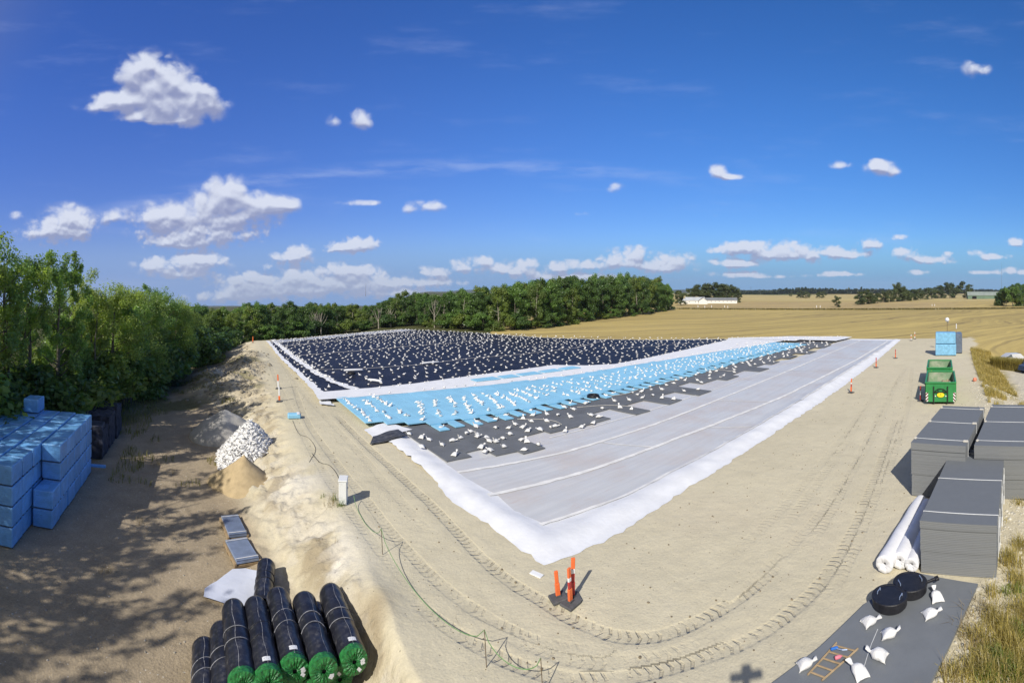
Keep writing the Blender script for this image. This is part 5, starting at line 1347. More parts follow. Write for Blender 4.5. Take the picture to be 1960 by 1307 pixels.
def lump(name, c, r, m, label, cat, seed, flat=.6, kind=None):
    rnd = np.random.default_rng(seed); V = []; n, k = 10, 6
    for i in range(k + 1):
        ph = math.pi * i / k
        for j in range(n):
            t = 2 * math.pi * j / n; q = r * (1 + .18 * rnd.uniform(-1, 1)); V.append((q * math.sin(ph) * math.cos(t), q * math.sin(ph) * math.sin(t), q * flat * math.cos(ph)))
    o = npmesh(name, np.array(V), np.array([(i * n + j, (i + 1) * n + j, (i + 1) * n + (j + 1) % n, i * n + (j + 1) % n) for i in range(k) for j in range(n)]), m, smooth=True); o.location = c
    return meta(o, label, cat, None, kind)
lump('rubble', ct + ca * 4.2 - cl * .55 + Vector((0, 0, .5)), .78, M_rub, 'brownish rubble lying inside the front green container', 'rubble', 5, .9)
lump('crumpled_bag', ct + ca * 3.3 - cl * .85 + Vector((0, 0, 1.0)), .2, M_white, 'crumpled white bag on the rubble in the front container', 'bag', 6, 1.2)
p = GG(1766, 767); marker(GG(1762, 768), 1.15, .13, (0, 0), 'red marker post standing in the container shadow', GR, [M_redp, M_refl, M_redp], .45)

# far end of the road: wrapped stacks and two poles
M_cyan = film_mat('light_blue_film', (0.22, 0.50, 0.74), .4, .3)
def far_pack(px, dist, Wd, L, Hh, m, label, rz, z=0.0, name='wrapped_stack'):
    p = pol(px, dist); p.z = zt(p.x, p.y) + z
    r = empty(name, p, rz, label, 'stack', 'wrapped stacks at the far road end')
    mb = MB(); mb.box((L / 2, 0, Hh / 2 + .05), (L, Wd, Hh - .06), bev=.07); mb.build('wrapped_boards', m, r)
    for k in (.1, .5, .9): MB().box((L * k, 0, .02), (.12, Wd * .96, .08)).build('bearer', M_darkwood, r)
    return r
rzf = math.pi / 2 - .90
far_pack(1810.3, 68.1, 2.95, 2.6, 1.62, M_cyan, 'light blue wrapped stack at the road end, lower one of two', rzf)
far_pack(1810.0, 68.15, 2.85, 2.5, 1.60, M_cyan, 'light blue wrapped stack at the road end, upper one of two', rzf, 1.64)
M_gwrap = film_mat('grey_blue_film', (0.13, 0.16, 0.22), .5, .3)
far_pack(1835.5, 70.6, .95, 3.4, 2.9, M_gwrap, 'grey wrapped stack half hidden on the verge side of the light blue ones', rzf)
p = pol(1813, 74); p.z = zt(p.x, p.y); r = empty('pole', p, 0, 'thin pole with white round head above the light blue stacks', 'pole')
mb = MB(); mb.tube([(0, 0, -.2), (0, 0, 4.6)], .035, 6); mb.build('shaft', M_stake, r); mb = MB(); mb.lathe([(.05, 0), (.26, .1), (.34, .34), (.26, .58), (.05, .68)], 12, 0, Matrix.Translation((0, 0, 4.45))); mb.tube([(.1, 0, 4.6), (.32, .05, 4.25)], .07, 6); mb.build('head', M_white, r, smooth=True)
p = pol(1830.5, 73); p.z = zt(p.x, p.y); r = empty('pole', p, 0, 'short white tipped pole beside the grey wrapped stack', 'pole')
mb = MB(); mb.tube([(0, 0, -.2), (0, 0, 4.0)], .03, 6); mb.build('shaft', M_wood, r); mb = MB(); mb.box((0, 0, 3.85), (.12, .12, .75), bev=.02); mb.build('tip', M_refl, r); mb = MB(); mb.box((0, 0, 2.6), (.30, .2, .42), bev=.03); mb.build('box', M_white, r)

# parked vehicle and blocks beyond the verge
M_silver = mat('silver_car_paint', (.55, .56, .58), .3, .04, 3, spec=.5); M_glass = mat('dark_car_glass', (.10, .12, .14), .08, .1, 2, spec=.6); M_tyre = mat('tyre', (.02, .02, .02), .8, .2, 5)
def car(p, rz, label, paint, L=4.3, Wd=1.75, van=False):
    r = empty('parked_car', p, rz, label, 'car')
    hh = .82; prof = [(-L / 2, .32), (-L / 2 + .05, .72), (-L / 2 + .9, .86), (-.75, 1.38), (.9, 1.42), (L / 2 - .35, .95), (L / 2, .80), (L / 2, .32)] if not van else [(-L / 2, .35), (-L / 2 + .05, .95), (-L / 2 + .7, 1.1), (-L / 2 + 1.3, 1.9), (L / 2 - .05, 1.95), (L / 2, .35)]
    def loft(pr, w0, w1, z1): 
        n = len(pr); V = [(x, s * (w0 if z < z1 else w1) / 2, z) for s in (-1, 1) for x, z in pr]
        return V, [tuple(range(n))[::-1], tuple(range(n, 2 * n))] + [(i, (i + 1) % n, n + (i + 1) % n, n + i) for i in range(n)]
    mb = MB(); mb.add(*loft(prof, Wd, Wd * .84, .93)); mb.build('body', paint, r)
    gl = [(-L / 2 + 1.05, .93), (-.72, 1.34), (.86, 1.38), (L / 2 - .45, .96)] if not van else [(-L / 2 + .85, 1.2), (-L / 2 + 1.32, 1.84), (-L / 2 + 2.1, 1.84), (-L / 2 + 2.1, 1.2)]
    mb = MB(); mb.add(*loft(gl, Wd * .90, Wd * .853, 1.0)); mb.build('side_glass', M_glass, r)
    mb = MB(); mb.add([(-L / 2 + .93, -.68, .895), (-L / 2 + .93, .68, .895), (-.80, .62, 1.385), (-.80, -.62, 1.385)] if not van else [(-L / 2 + .72, -.7, 1.17), (-L / 2 + .72, .7, 1.17), (-L / 2 + 1.24, .68, 1.87), (-L / 2 + 1.24, -.68, 1.87)], [(0, 1, 2, 3)]); w = mb.build('windscreen', M_glass, r); w.location = (-.02, 0, .02)
    for sx in (-1, 1):
        for sy in (-1, 1):
            M = Matrix.Translation((sx * L * .32, sy * (Wd / 2 - .10), .32)) @ Matrix.Rotation(math.pi / 2, 4, 'X'); mb = MB(); mb.lathe([(.18, -.1), (.30, -.11), (.32, -.08), (.32, .08), (.30, .11), (.18, .1)], 18, 0, M); wh = mb.build('wheel', M_tyre, r)
    return r
def rightp(px, d): 
    v = pol(px, d); v.z = zt(v.x, v.y); return v
car(rightp(1940, 68.5), math.radians(150), 'silver car parked behind the tall dry grass at the right', M_silver)
o = MB().box((0, 0, .42), (1.7, .8, .85), bev=.04).build('concrete_block', mat('concrete', (.5, .5, .48), .85, .1, 3)); o.location = rightp(1920, 69); o.rotation_euler = (0, 0, .3); meta(o, 'pale concrete block beside the silver car behind the grass', 'block')
car(rightp(1983, 61.5), math.radians(-20), 'dark blue van at the gravel pad, only its end in view', mat('dark_blue_paint', (.05, .08, .15), .3, .1, 3), 4.6, 1.85, True)

# mast that carries the camera: its shadow falls on the sand
M_alu = mat('mast_aluminium', (.5, .5, .5), .4, .05, 3, metal=.6)
r = empty('camera_mast', (-.16, -.36, zt(-.16, -.36)), math.radians(-16), 'slim mast with short crossbar that carries the camera above the site', 'mast')
hh = H - zt(-.16, -.36) + .10
mb = MB(); mb.tube([(0, 0, -.1), (0, 0, hh - .1)], [.10, .085], 10); mb.build('pole', M_alu, r, smooth=True)
MB().box((0, 0, hh - .02), (.78, .16, .14), bev=.02).build('crossbar', M_alu, r)
MB().box((0, 0, hh + .14), (.24, .16, .18), bev=.03).build('housing', M_rubber, r)

# ---------------------------------------------------------------- trees
def leaf_mat(name, base, trans=0.45):
    m = bpy.data.materials.new(name); m.use_nodes = True; N = NT(m.node_tree); b = N.n['Principled BSDF']; out = N.n['Material Output']
    oi = N.new('ShaderNodeObjectInfo'); co = N.new('ShaderNodeTexCoord').outputs['Object']
    cv = N.new('ShaderNodeAttribute', attribute_name='Leaf'); cv.attribute_type = 'GEOMETRY'
    r = N.new('ShaderNodeSeparateColor', {0: cv.outputs['Color']})
    c = N.mix(r.outputs[0], tuple(v * .55 for v in base), (base[0] * 1.5, base[1] * 1.42, base[2] * 1.1))
    c = N.mix(N.m('MULTIPLY', N.step(oi.outputs['Random'], .55, 1.0), .45), c, (base[0] * 1.3, base[1] * 1.12, base[2] * .95))
    c = N.mix(N.m('MULTIPLY', N.step(oi.outputs['Random'], .35, 0.0), .45), c, (base[0] * .75, base[1] * .85, base[2] * 1.05))
    N.put(b.inputs['Base Color'], c); b.inputs['Roughness'].default_value = .42; b.inputs['Specular IOR Level'].default_value = .5
    tr = N.new('ShaderNodeBsdfTranslucent', {'Color': N.mix(1.0, c, (1.5, 1.55, .6), 'MULTIPLY')})
    mx = N.new('ShaderNodeMixShader', {0: trans, 1: b, 2: tr}); N.l.new(mx.outputs[0], out.inputs[0])
    return m
M_leaf = [leaf_mat('leaf_mid', (.135, .235, .070)), leaf_mat('leaf_dark', (.098, .172, .058)), leaf_mat('leaf_olive', (.180, .250, .072))]
M_bark = mat('bark', (.13, .115, .09), .9, .3, 4, bump=.4, bsc=12); M_barkp = mat('pale_bark', (.30, .27, .22), .9, .3, 4, bump=.3, bsc=12)
def tree_meshes(seed, Ht, cr, base, ncl, nleaf, lf, style, lm, bark):
    """trunk with limbs, and a crown of leaf-sized faces grouped in clumps at the limb ends"""
    r = np.random.default_rng(seed); mb = MB(); clumps = []
    nst = 1 if style != 'multi' else 4
    for k in range(nst):
        off = Vector((r.uniform(-.4, .4), r.uniform(-.4, .4), 0)) * (nst > 1)
        lean = Vector((r.uniform(-.16, .16), r.uniform(-.16, .16), 0)) * (2.4 if nst > 1 else 1)
        top = Ht * (.9 if nst == 1 else r.uniform(.7, .95)); P_ = []
        for i in range(7):
            u = i / 6; P_.append(off + lean * (top * u * .5) + Vector((r.uniform(-.1, .1), r.uniform(-.1, .1), 0)) * (u * 2) + Vector((0, 0, top * u)))
        r0 = Ht * (.016 if nst == 1 else .011)
        P_[0].z = -.3
        mb.tube(P_, [r0 * (1.25 - 1.15 * i / 6) for i in range(7)], 7, caps=False)
        nl = max(5, ncl // nst // 3)
        for j in range(nl):
            u = base + (0.97 - base) * (j + r.uniform(.1, .9)) / nl; i = min(5, int(u * 6)); p = P_[i].lerp(P_[i + 1], u * 6 - i)
            a = r.uniform(0, 6.28); v = (u - base) / (1 - base)
            env = {'round': math.sqrt(max(.05, 1 - (2 * v - .85) ** 2 * .85)), 'tall': .45 + .6 * math.sin(v * 2.6 + .3), 'airy': .6 + .6 * math.sin(v * 2.8 + .2), 'multi': .5 + .6 * v * (1.3 - v), 'bush': math.sqrt(max(.05, 1 - v ** 2))}[style]
            L = cr * env * r.uniform(.65, 1.1); rise = {'round': .35, 'tall': .75, 'airy': .55, 'multi': .9, 'bush': .3}[style]
            q = p + Vector((math.cos(a) * L, math.sin(a) * L, L * rise * r.uniform(.5, 1.3)))
            md = p.lerp(q, .5) + Vector((0, 0, -.05 * L))
            mb.tube([p, md, q], [r0 * .42 * (1.1 - u), r0 * .26 * (1.1 - u) + .01, .012], 5, caps=False)
            clumps += [q, md.lerp(q, r.uniform(.2, .8)) + Vector(r.normal(0, .25 * cr * .4, 3)), p.lerp(q, r.uniform(.5, 1)) + Vector(r.normal(0, .3 * cr * .5, 3))]
    clumps = np.array([c[:] for c in clumps]); clumps[:, 2] = np.clip(clumps[:, 2], .2, Ht)
    nc = len(clumps); per = nleaf // nc
    cs = r.uniform(.55, 1.25, nc) * cr * ({'tall': .19, 'multi': .19, 'airy': .17}.get(style, .34))
    ct_ = np.repeat(clumps, per, 0); sz = np.repeat(cs, per)
    d = r.normal(0, 1, (len(ct_), 3)); d /= np.linalg.norm(d, axis=1)[:, None]
    rad = r.random(len(ct_)) ** .5
    p = ct_ + d * (sz * rad)[:, None] * np.array([.8, .8, 2.3] if style == 'airy' else [1, 1, .8 if style in ('round', 'bush') else 1.35]); p[:, 2] = np.maximum(p[:, 2], .12)
    nrm = d * .7 + r.normal(0, .6, p.shape) + np.array([0, 0, .55]); nrm /= np.linalg.norm(nrm, axis=1)[:, None]
    t1 = np.cross(nrm, r.normal(0, 1, p.shape)); t1 /= np.linalg.norm(t1, axis=1)[:, None]; t2 = np.cross(nrm, t1)
    s = lf * r.uniform(.55, 1.35, len(p))[:, None]
    V = np.stack([p - t1 * s * .62, p + t2 * s * .38, p + t1 * s * .62, p - t2 * s * .38], 1).reshape(-1, 3)
    tone = np.clip(np.repeat(r.uniform(.2, .9, nc), per) + r.normal(0, .18, len(p)), 0, 1)
    Q = np.arange(len(V)).reshape(-1, 4)
    o = npmesh('crown', V, Q, lm); attr(o.data, 'Leaf', np.repeat(np.stack([tone] * 3, 1), 4, 0)); cm = o.data; bpy.data.objects.remove(o)
    o = mb.build('trunk', bark, smooth=True); tm = o.data; bpy.data.objects.remove(o)
    return tm, cm, Ht
def tree(name, tm, p, hgt, wid, rz, label, cat='tree', group=None):
    r = empty(name, p, rz, label, cat, group); k = hgt / tm[2]; r.scale = (k * wid, k * wid, k)
    link(bpy.data.objects.new('trunk', tm[0]), r); link(bpy.data.objects.new('crown', tm[1]), r); return r
M_leafh = leaf_mat('leaf_grey_olive', (.088, .118, .050), .3)
M_leafn = [leaf_mat('leaf_silvery', (.225, .345, .12)), leaf_mat('leaf_fresh', (.255, .345, .105))]
T_NEAR = [tree_meshes(300 + i, 13, (2.7, 2.9, 2.5, 3.0, 2.8)[i], (.44, .42, .3, .12, .15)[i], (84, 84, 100, 130, 130)[i], (12500, 12000, 15000, 26000, 24000)[i], .15, ('tall', 'multi', 'tall', 'round', 'multi')[i], M_leafn[(0, 1, 0, 1, 0)[i]], M_bark) for i in range(5)]
T_FAR = [tree_meshes(400 + i, 12, 3.3, (.10, .14, .08, .2, .1, .12)[i], 60, 8000, .33, 'round', M_leaf[(1, 0, 1, 2, 0, 1)[i]], (M_bark, M_barkp)[i % 2]) for i in range(6)]
T_HEDGE = [tree_meshes(600 + i, 8, 3.0, .05, 48, 5200, .32, 'round', M_leafh, M_bark) for i in range(3)]
T_BUSH = [tree_meshes(500 + i, 3, 1.9, .05, 34, 4500, .20, 'bush', M_leaf[(0, 2, 1)[i]], M_bark) for i in range(3)]

def by_outline(px, d, ytop, jit=0.0):
    p = pol(px, d); p.z = zt(p.x, p.y); return p, max(1.5, H - (ytop - HZ + jit) / F * d - p.z)
# row of tall trees along the yard
row = [(-70, 31, 430, 1), (-25, 32, 440, 0), (18, 34, 452, 1), (52, 36, 470, 0), (104, 37.5, 486, 2), (140, 40, 530, 4), (172, 42, 523, 1), (208, 44, 521, 3), (243, 47, 527, 4), (274, 51, 538, 3), (304, 55, 539, 0), (330, 59, 556, 3), (352, 64, 572, 4)]
labs = ['first tall loose tree at the left end of the row, sky showing through', 'tall loose tree second in the row above the blue stack', 'tall narrow tree with a bare lower trunk above the stack corner', 'thin tree in the gap after the tall narrow one', 'bushy tree behind the black netted packs', 'rounded bushy tree past the netted packs', 'greyish green loose tree halfway along the row', 'dense round tree in the second half of the row', 'dense tree with straight top near the row end', 'low dense tree near the row end', 'last small tree of the row before the wood']
for i, (px, d, yt, k) in enumerate(row):
    p, hh = by_outline(px, d, yt)
    tree('tall_tree', T_NEAR[k], p, hh * (1.0 if k < 3 else .97), .88 if k in (0, 1, 2) else 1.05, RNG.uniform(0, 6.28), labs[max(0, i - 2)] if i >= 2 else 'tall loose tree just outside at the left, shading the yard', 'tree', 'tall trees along the storage yard')
for i, (px, d, yt) in enumerate(((-40, 41, 560), (165, 52, 560), (205, 55, 548), (245, 58, 550), (280, 62, 556), (312, 67, 560), (345, 72, 574), (150, 64, 558))):
    p, hh = by_outline(px, d, yt); tree('tall_tree', T_NEAR[(3, 4, 3, 1)[i % 4]], p, hh, 1.2, RNG.uniform(0, 6.28), 'dense tree of the second row, behind the tall yard trees', 'tree', 'trees of the second row behind the yard trees')
for i, (px, d, yt) in enumerate(((-60, 30.5, 690), (-10, 31.5, 700), (28, 34, 690), (66, 36.5, 705), (98, 37.5, 690), (128, 39, 700), (158, 41, 690), (186, 44, 680), (214, 46, 672), (240, 49, 668), (262, 52, 655), (286, 55, 655), (308, 58.5, 648), (328, 62, 645), (346, 66, 640), (362, 70, 640), (378, 75, 636), (395, 80, 640), (412, 84, 644), (430, 88, 640))):
    p, hh = by_outline(px, d, yt, RNG.uniform(-12, 12)); tree('bush', T_BUSH[i % 3], p, hh, 1.15, RNG.uniform(0, 6.28), 'leafy bush at the foot of the tall yard trees' if px < 350 else 'dark low bush at the wood edge behind the dumped soil', 'bush', 'undergrowth bushes along the yard trees')
# trees behind the camera whose shade dapples the yard
T_AIRY = [tree_meshes(340 + i, 18, 3.6, .30, 96, 3900, .25, 'airy', M_leaf[0], M_bark) for i in range(3)]
for i, (x, y, hh) in enumerate(((-28, 2, 19), (-24.5, -3.5, 18), (-27.5, -8.5, 20), (-21.5, -9.5, 18.5), (-18.5, -14.5, 18), (-24, -15, 20), (-31, -3, 20), (-32, 8.5, 17), (-20.5, -4.5, 15), (-22.5, 3.5, 15))):
    p = Vector((x, y, zt(x, y))); tree('tall_tree', T_AIRY[i % 3], p, hh, 1.0, RNG.uniform(0, 6.28), 'tall loose tree left behind the camera mast, its shade on the yard', 'tree', 'shade trees behind the camera mast')
# the wood behind the black liner
EDGE = [(352, 74), (400, 88), (450, 100), (520, 108), (600, 118), (700, 126), (770, 130), (850, 122), (940, 112), (1000, 118), (1060, 126), (1110, 146), (1150, 158), (1225, 184), (1285, 232)]
TOPY = ([350, 370, 420, 480, 560, 600, 660, 692, 705, 740, 770, 830, 900, 1000, 1060, 1100, 1200, 1250, 1275, 1290, 1300], [570, 580, 584, 577, 576, 574, 577, 584, 578, 570, 558, 556, 546, 535, 527, 523, 521, 527, 538, 553, 575])
TC = ['dark green', 'mid green', 'dark green', 'olive green', 'mid green', 'dark green']
nfor = 0
for rowi in range(5):
    acc = 0.0; px = 352 + 7 * rowi
    while px < 1296 - 6 * rowi:
        d = np.interp(px, [e[0] for e in EDGE], [e[1] for e in EDGE]) + rowi * 6.0 + RNG.uniform(-1.8, 1.8)
        yt = np.interp(px, *TOPY) + (4, 3, 3, 3, 1)[4 - rowi] + RNG.normal(0, 3.0) + (7, 3, 1, 0, 0)[rowi]
        if rowi == 0 and RNG.random() < .3: yt += RNG.uniform(4, 26)
        p, hh = by_outline(px, d, yt); k = RNG.integers(6)
        if rowi == 0 and RNG.random() < .25: k = 3
        tree('forest_tree', T_FAR[k], p, hh * 1.02, RNG.uniform(.75, 1.0) * (11.5 / max(hh, 7)) ** .35, RNG.uniform(0, 6.28), TC[k] + ' forest tree ' + ('at the front edge of the wood behind the liner' if rowi == 0 else 'inside the wood behind the liner'), 'tree', 'trees of the wood behind the liner'); nfor += 1
        px += (4.4 + .8 * (rowi > 1)) * F / d * RNG.uniform(.75, 1.2)
for i in range(46):
    px = 380 + i * 20.2 + RNG.uniform(-6, 6); d = np.interp(px, [e[0] for e in EDGE], [e[1] for e in EDGE]) - 2.5
    p = pol(px, d); p.z = zt(p.x, p.y); tree('bush', T_BUSH[RNG.integers(3)], p, RNG.uniform(2.0, 4.2), 1.3, RNG.uniform(0, 6.28), 'bush along the foot of the wood behind the liner', 'bush', 'bushes along the wood edge')
print('forest', nfor)
for i, (px, d, yt) in enumerate(((725, 123, 590), (748, 124, 592), (832, 120, 575), (603, 114, 598), (615, 114, 600))):
    p, hh = by_outline(px, d, yt); r = empty('bare_tree', p, RNG.uniform(0, 6), 'thin pale bare tree standing before the wood edge', 'tree', 'pale bare trees at the wood edge')
    mb = MB(); rr = np.random.default_rng(900 + i)
    mb.tube([(0, 0, -.2), (.1, 0, hh * .4), (-.1, .1, hh * .75), (0, 0, hh)], [.20, .15, .09, .03], 6)
    for j in range(11):
        z = hh * rr.uniform(.3, .9); a = rr.uniform(0, 6.28); L = (hh - z) * .45 + .5; mb.tube([(0, 0, z), (math.cos(a) * L * .5, math.sin(a) * L * .5, z + L * .7), (math.cos(a) * L * .8, math.sin(a) * L * .8, z + L * 1.4)], [.07, .05, .02], 5)
    mb.build('trunk', M_barkp, r)
# farmstead behind the wood
for i, (px, d, yt, w) in enumerate(((1303, 300, 556, 1.0), (1326, 385, 551, 1.2), (1340, 388, 546, 1.2), (1354, 392, 543, 1.3), (1368, 390, 544, 1.3), (1382, 392, 545, 1.2), (1394, 392, 546, 1.1), (1404, 385, 548, 1.0), (1412, 378, 560, 1.1), (1347, 380, 555, 1.3), (1375, 380, 557, 1.3))):
    p, hh = by_outline(px, d, yt); tree('farm_tree', T_HEDGE[i % 3], p, hh * 1.08, w * 1.05, RNG.uniform(0, 6), 'dark round tree by the long white farm building' if i else 'single tree between the wood and the white farm', 'tree', 'trees round the white farm')
M_wall = mat('white_farm_wall', (.74, .73, .70), .8, .05, .5); M_slate = mat('grey_roof', (.20, .21, .22), .8, .15, .4); M_paleroof = mat('pale_metal_roof', (.50, .52, .53), .5, .1, .3)
def farm(p, rz, L, Wd, hw, hr, label, roofm, wallm, nwin):
    r = empty('farm_building', p, rz, label, 'building')
    mb = MB(); mb.box((0, 0, hw / 2 - .2), (L, Wd, hw + .4)); V = [(-L / 2, -Wd / 2, hw), (-L / 2, Wd / 2, hw), (-L / 2, 0, hw + hr), (L / 2, -Wd / 2, hw), (L / 2, Wd / 2, hw), (L / 2, 0, hw + hr)]
    mb.add(V, [(0, 2, 1), (3, 4, 5)]); mb.build('wall', wallm, r)
    mb = MB(); e = .35; sl = hr / (Wd / 2)
    for s in (-1, 1):
        mb.add([(-L / 2 - e, 0, hw + hr + .12), (L / 2 + e, 0, hw + hr + .12), (L / 2 + e, s * (Wd / 2 + e), hw - sl * e + .12), (-L / 2 - e, s * (Wd / 2 + e), hw - sl * e + .12),
                (-L / 2 - e, 0, hw + hr), (L / 2 + e, 0, hw + hr), (L / 2 + e, s * (Wd / 2 + e), hw - sl * e), (-L / 2 - e, s * (Wd / 2 + e), hw - sl * e)], [(0, 1, 2, 3), (7, 6, 5, 4), (2, 6, 7, 3), (0, 3, 7, 4), (1, 5, 6, 2)])
    mb.build('roof', roofm, r)
    for k in range(nwin):
        x = -L / 2 + L * (k + .5) / nwin; MB().box((x, -Wd / 2 - .02, hw * .6), (.5, .08, .5)).build('window', M_glass, r)
    return r
def fp(px, d): v = pol(px, d); v.z = zt(v.x, v.y); return v
a = .42
farm(fp(1376, 352), -.36, 26, 8, 2.4, 1.6, 'long low white farm building with grey roof before the dark trees', M_slate, M_wall, 9)
farm(fp(1330, 335), -.30, 13, 10, 2.6, 2.0, 'white farmhouse with pale roof at the wood corner', M_paleroof, M_wall, 3)
r = farm(fp(1345, 331), 1.25, 7, 6, 2.4, 1.9, 'small white gabled annex between the two farm buildings', M_slate, M_wall, 1)
farm(fp(1312, 338), -.2, 9, 6, 2.2, 1.3, 'low white shed half hidden by the wood corner', M_paleroof, M_wall, 2)
# hedge row, lone bush and trees out in the fields
p, hh = by_outline(1602, 268, 566); tree('bush', T_HEDGE[1], p, hh * .98, 1.0, 1, 'lone rounded bush standing in the stubble field', 'bush')
hed = [(1643, 322, 562), (1655, 340, 556), (1668, 352, 560), (1680, 372, 560), (1692, 392, 558), (1704, 412, 556), (1716, 430, 549), (1722, 440, 543), (1732, 455, 552), (1744, 475, 553), (1757, 500, 553), (1770, 530, 552), (1783, 560, 550), (1796, 590, 548), (1808, 600, 541), (1818, 610, 541), (1828, 640, 549), (1846, 620, 539), (1650, 330, 570), (1664, 346, 568), (1675, 362, 568), (1699, 402, 564), (1738, 465, 558)]
for i, (px, d, yt) in enumerate(hed):
    p, hh = by_outline(px, d, yt); big = yt < 546
    tree('hedge_tree', T_HEDGE[i % 3], p, hh * 1.05, 1.1 if big else 1.35, RNG.uniform(0, 6), 'taller tree rising out of the field hedge' if big else 'olive bush of the hedge running across the stubble fields', 'tree', 'hedge across the stubble fields')
for i, (px, d, yt) in enumerate(((1528, 640, 558), (1535, 650, 556), (1545, 640, 557), (1568, 640, 557), (1576, 650, 557), (1514, 900, 559))):
    p, hh = by_outline(px, d, yt); tree('field_tree', T_HEDGE[i % 3], p, hh, 1.2, 1.0 * i, 'small distant tree at the far edge of the brown field', 'tree', 'distant trees at the field edge')
for i, (px, d, yt) in enumerate(((1914, 300, 562), (1922, 296, 557), (1926, 293, 552), (1938, 290, 551), (1950, 292, 556), (1962, 290, 556), (1935, 420, 541), (1948, 430, 539), (1960, 430, 540))):
    p, hh = by_outline(px, d, yt); tree('farm_tree', T_FAR[(0, 1, 4)[i % 3]] if i > 5 else T_BUSH[i % 3], p, hh, .85 if i < 6 else 1.1, 1.0 * i, 'dark tree behind the green farm hedge' if i > 5 else 'bright green garden bush before the red farm building', 'tree', 'garden greenery at the right-hand farm')
M_redw = mat('red_brick_wall', (.33, .07, .05), .8, .15, .5); M_greenw = mat('green_grey_shed_wall', (.14, .21, .15), .7, .1, .3); M_greyr = mat('grey_green_roof', (.26, .30, .27), .7, .1, .2)
farm(fp(1884, 560), -.85, 40, 16, 4.2, 4.0, 'long grey-green barn with pitched roof on the horizon', M_greyr, M_greenw, 0); MB().box((0, 0, 1.6), (5, .3, 3.2)).build('doorway', M_hole, None).name = 'barn_doorway'
dw = bpy.data.objects['barn_doorway']; bn = bpy.data.objects['farm_building.004']; dw.parent = bn; dw.location = (-12.5, -8.05, .0)
farm(fp(1868, 620), .7, 16, 12, 3.6, 2.8, 'pale house with orange tiled roof left of the barn', mat('orange_tiles', (.42, .16, .09), .8, .15, .4), M_wall, 2)
farm(fp(1893, 640), .75, 20, 10, 5.0, 2.8, 'red tiled roof rising behind the grey-green barn', mat('red_tiles', (.36, .10, .07), .8, .15, .4), M_wall, 2)
farm(fp(1966, 300), .9, 12, 8, 2.6, 2.2, 'red brick house with grey roof at the right border', M_slate, M_redw, 2)
# far woods: nobody could count these
def wood_belt(name, spans, label, lm, size=3.0):
    r = np.random.default_rng(77); PP = []; TT = []
    for (p0, p1, d, h0, h1, dens) in spans:
        n = int((p1 - p0) * dens); a = (r.uniform(p0, p1, n) - 980) / F; dd = d + r.uniform(-25, 40, n)
        hp = h0 + (h1 - h0) * vnoise(a * 60, dd * 0, 9); cl = vnoise(a * 420, dd * .02, 10)
        z = hp * (0.55 + .5 * cl) * r.random(n) ** .6
        PP.append(np.stack([dd * np.sin(a), dd * np.cos(a), z - 1], 1)); TT.append(np.clip(.2 + .6 * cl + r.normal(0, .12, n), 0, 1))
    p = np.concatenate(PP); t = np.concatenate(TT); n = len(p)
    nrm = r.normal(0, 1, p.shape) + np.array([0, -.3, .6]); nrm /= np.linalg.norm(nrm, axis=1)[:, None]
    t1 = np.cross(nrm, r.normal(0, 1, p.shape)); t1 /= np.linalg.norm(t1, axis=1)[:, None]; t2 = np.cross(nrm, t1); s = size * r.uniform(.5, 1.2, n)[:, None]
    V = np.stack([p - t1 * s * .6, p + t2 * s * .45, p + t1 * s * .6, p - t2 * s * .45], 1).reshape(-1, 3)
    o = npmesh(name, V, np.arange(len(V)).reshape(-1, 4), lm); attr(o.data, 'Leaf', np.repeat(np.stack([t] * 3, 1), 4, 0)); meta(o, label, None, None, 'stuff')
M_leaff = leaf_mat('leaf_far', (.026, .044, .026), .2)
wood_belt('distant_wood', [(1405, 1490, 1250, 10, 14, 70), (1480, 1650, 1350, 15, 25, 120), (1640, 1760, 1500, 14, 20, 90), (1740, 1880, 1700, 14, 20, 80), (1840, 2000, 1900, 14, 20, 70), (1380, 2000, 2600, 16, 26, 50)], 'dark line of far woods along the horizon beyond the fields', M_leaff, 3.6)
for (px, d, hh, lb) in ((700, 900, 24, 'thin lattice mast rising behind the wood'), (1917, 2500, 160, 'tall faint radio mast on the right horizon'), (1437, 2600, 36, 'distant power pylon on the horizon'), (1523, 2600, 36, 'distant power pylon above the far wood')):
    p = pol(px, d, -1); mb = MB(); w = hh * (.012 if hh < 100 else .004)
    mb.tube([p + Vector((0, 0, 0)), p + Vector((0, 0, hh))], [w, w * .35], 4)
    if 'pylon' in lb:
        for k in (.7, .85): mb.box(p + Vector((0, 0, hh * k)), (hh * .3, .4, .4))
    meta(mb.build('mast' if 'mast' in lb else 'pylon', M_stake), lb, 'mast')
# white marker cones by the field border strip
for i, (px, d) in enumerate(((1336, 268), (1349, 262), (1362, 266), (1387, 264), (1393, 258), (1563, 262), (1570, 262), (1784, 290), (1789, 292))):
    p = fp(px, d); mb = MB(); mb.tube([p, p + Vector((0, 0, 1.2))], .16, 5); meta(mb.build('field_post', M_refl), 'tiny white post by the grassy strip between the fields', 'post', 'white posts along the field strip')

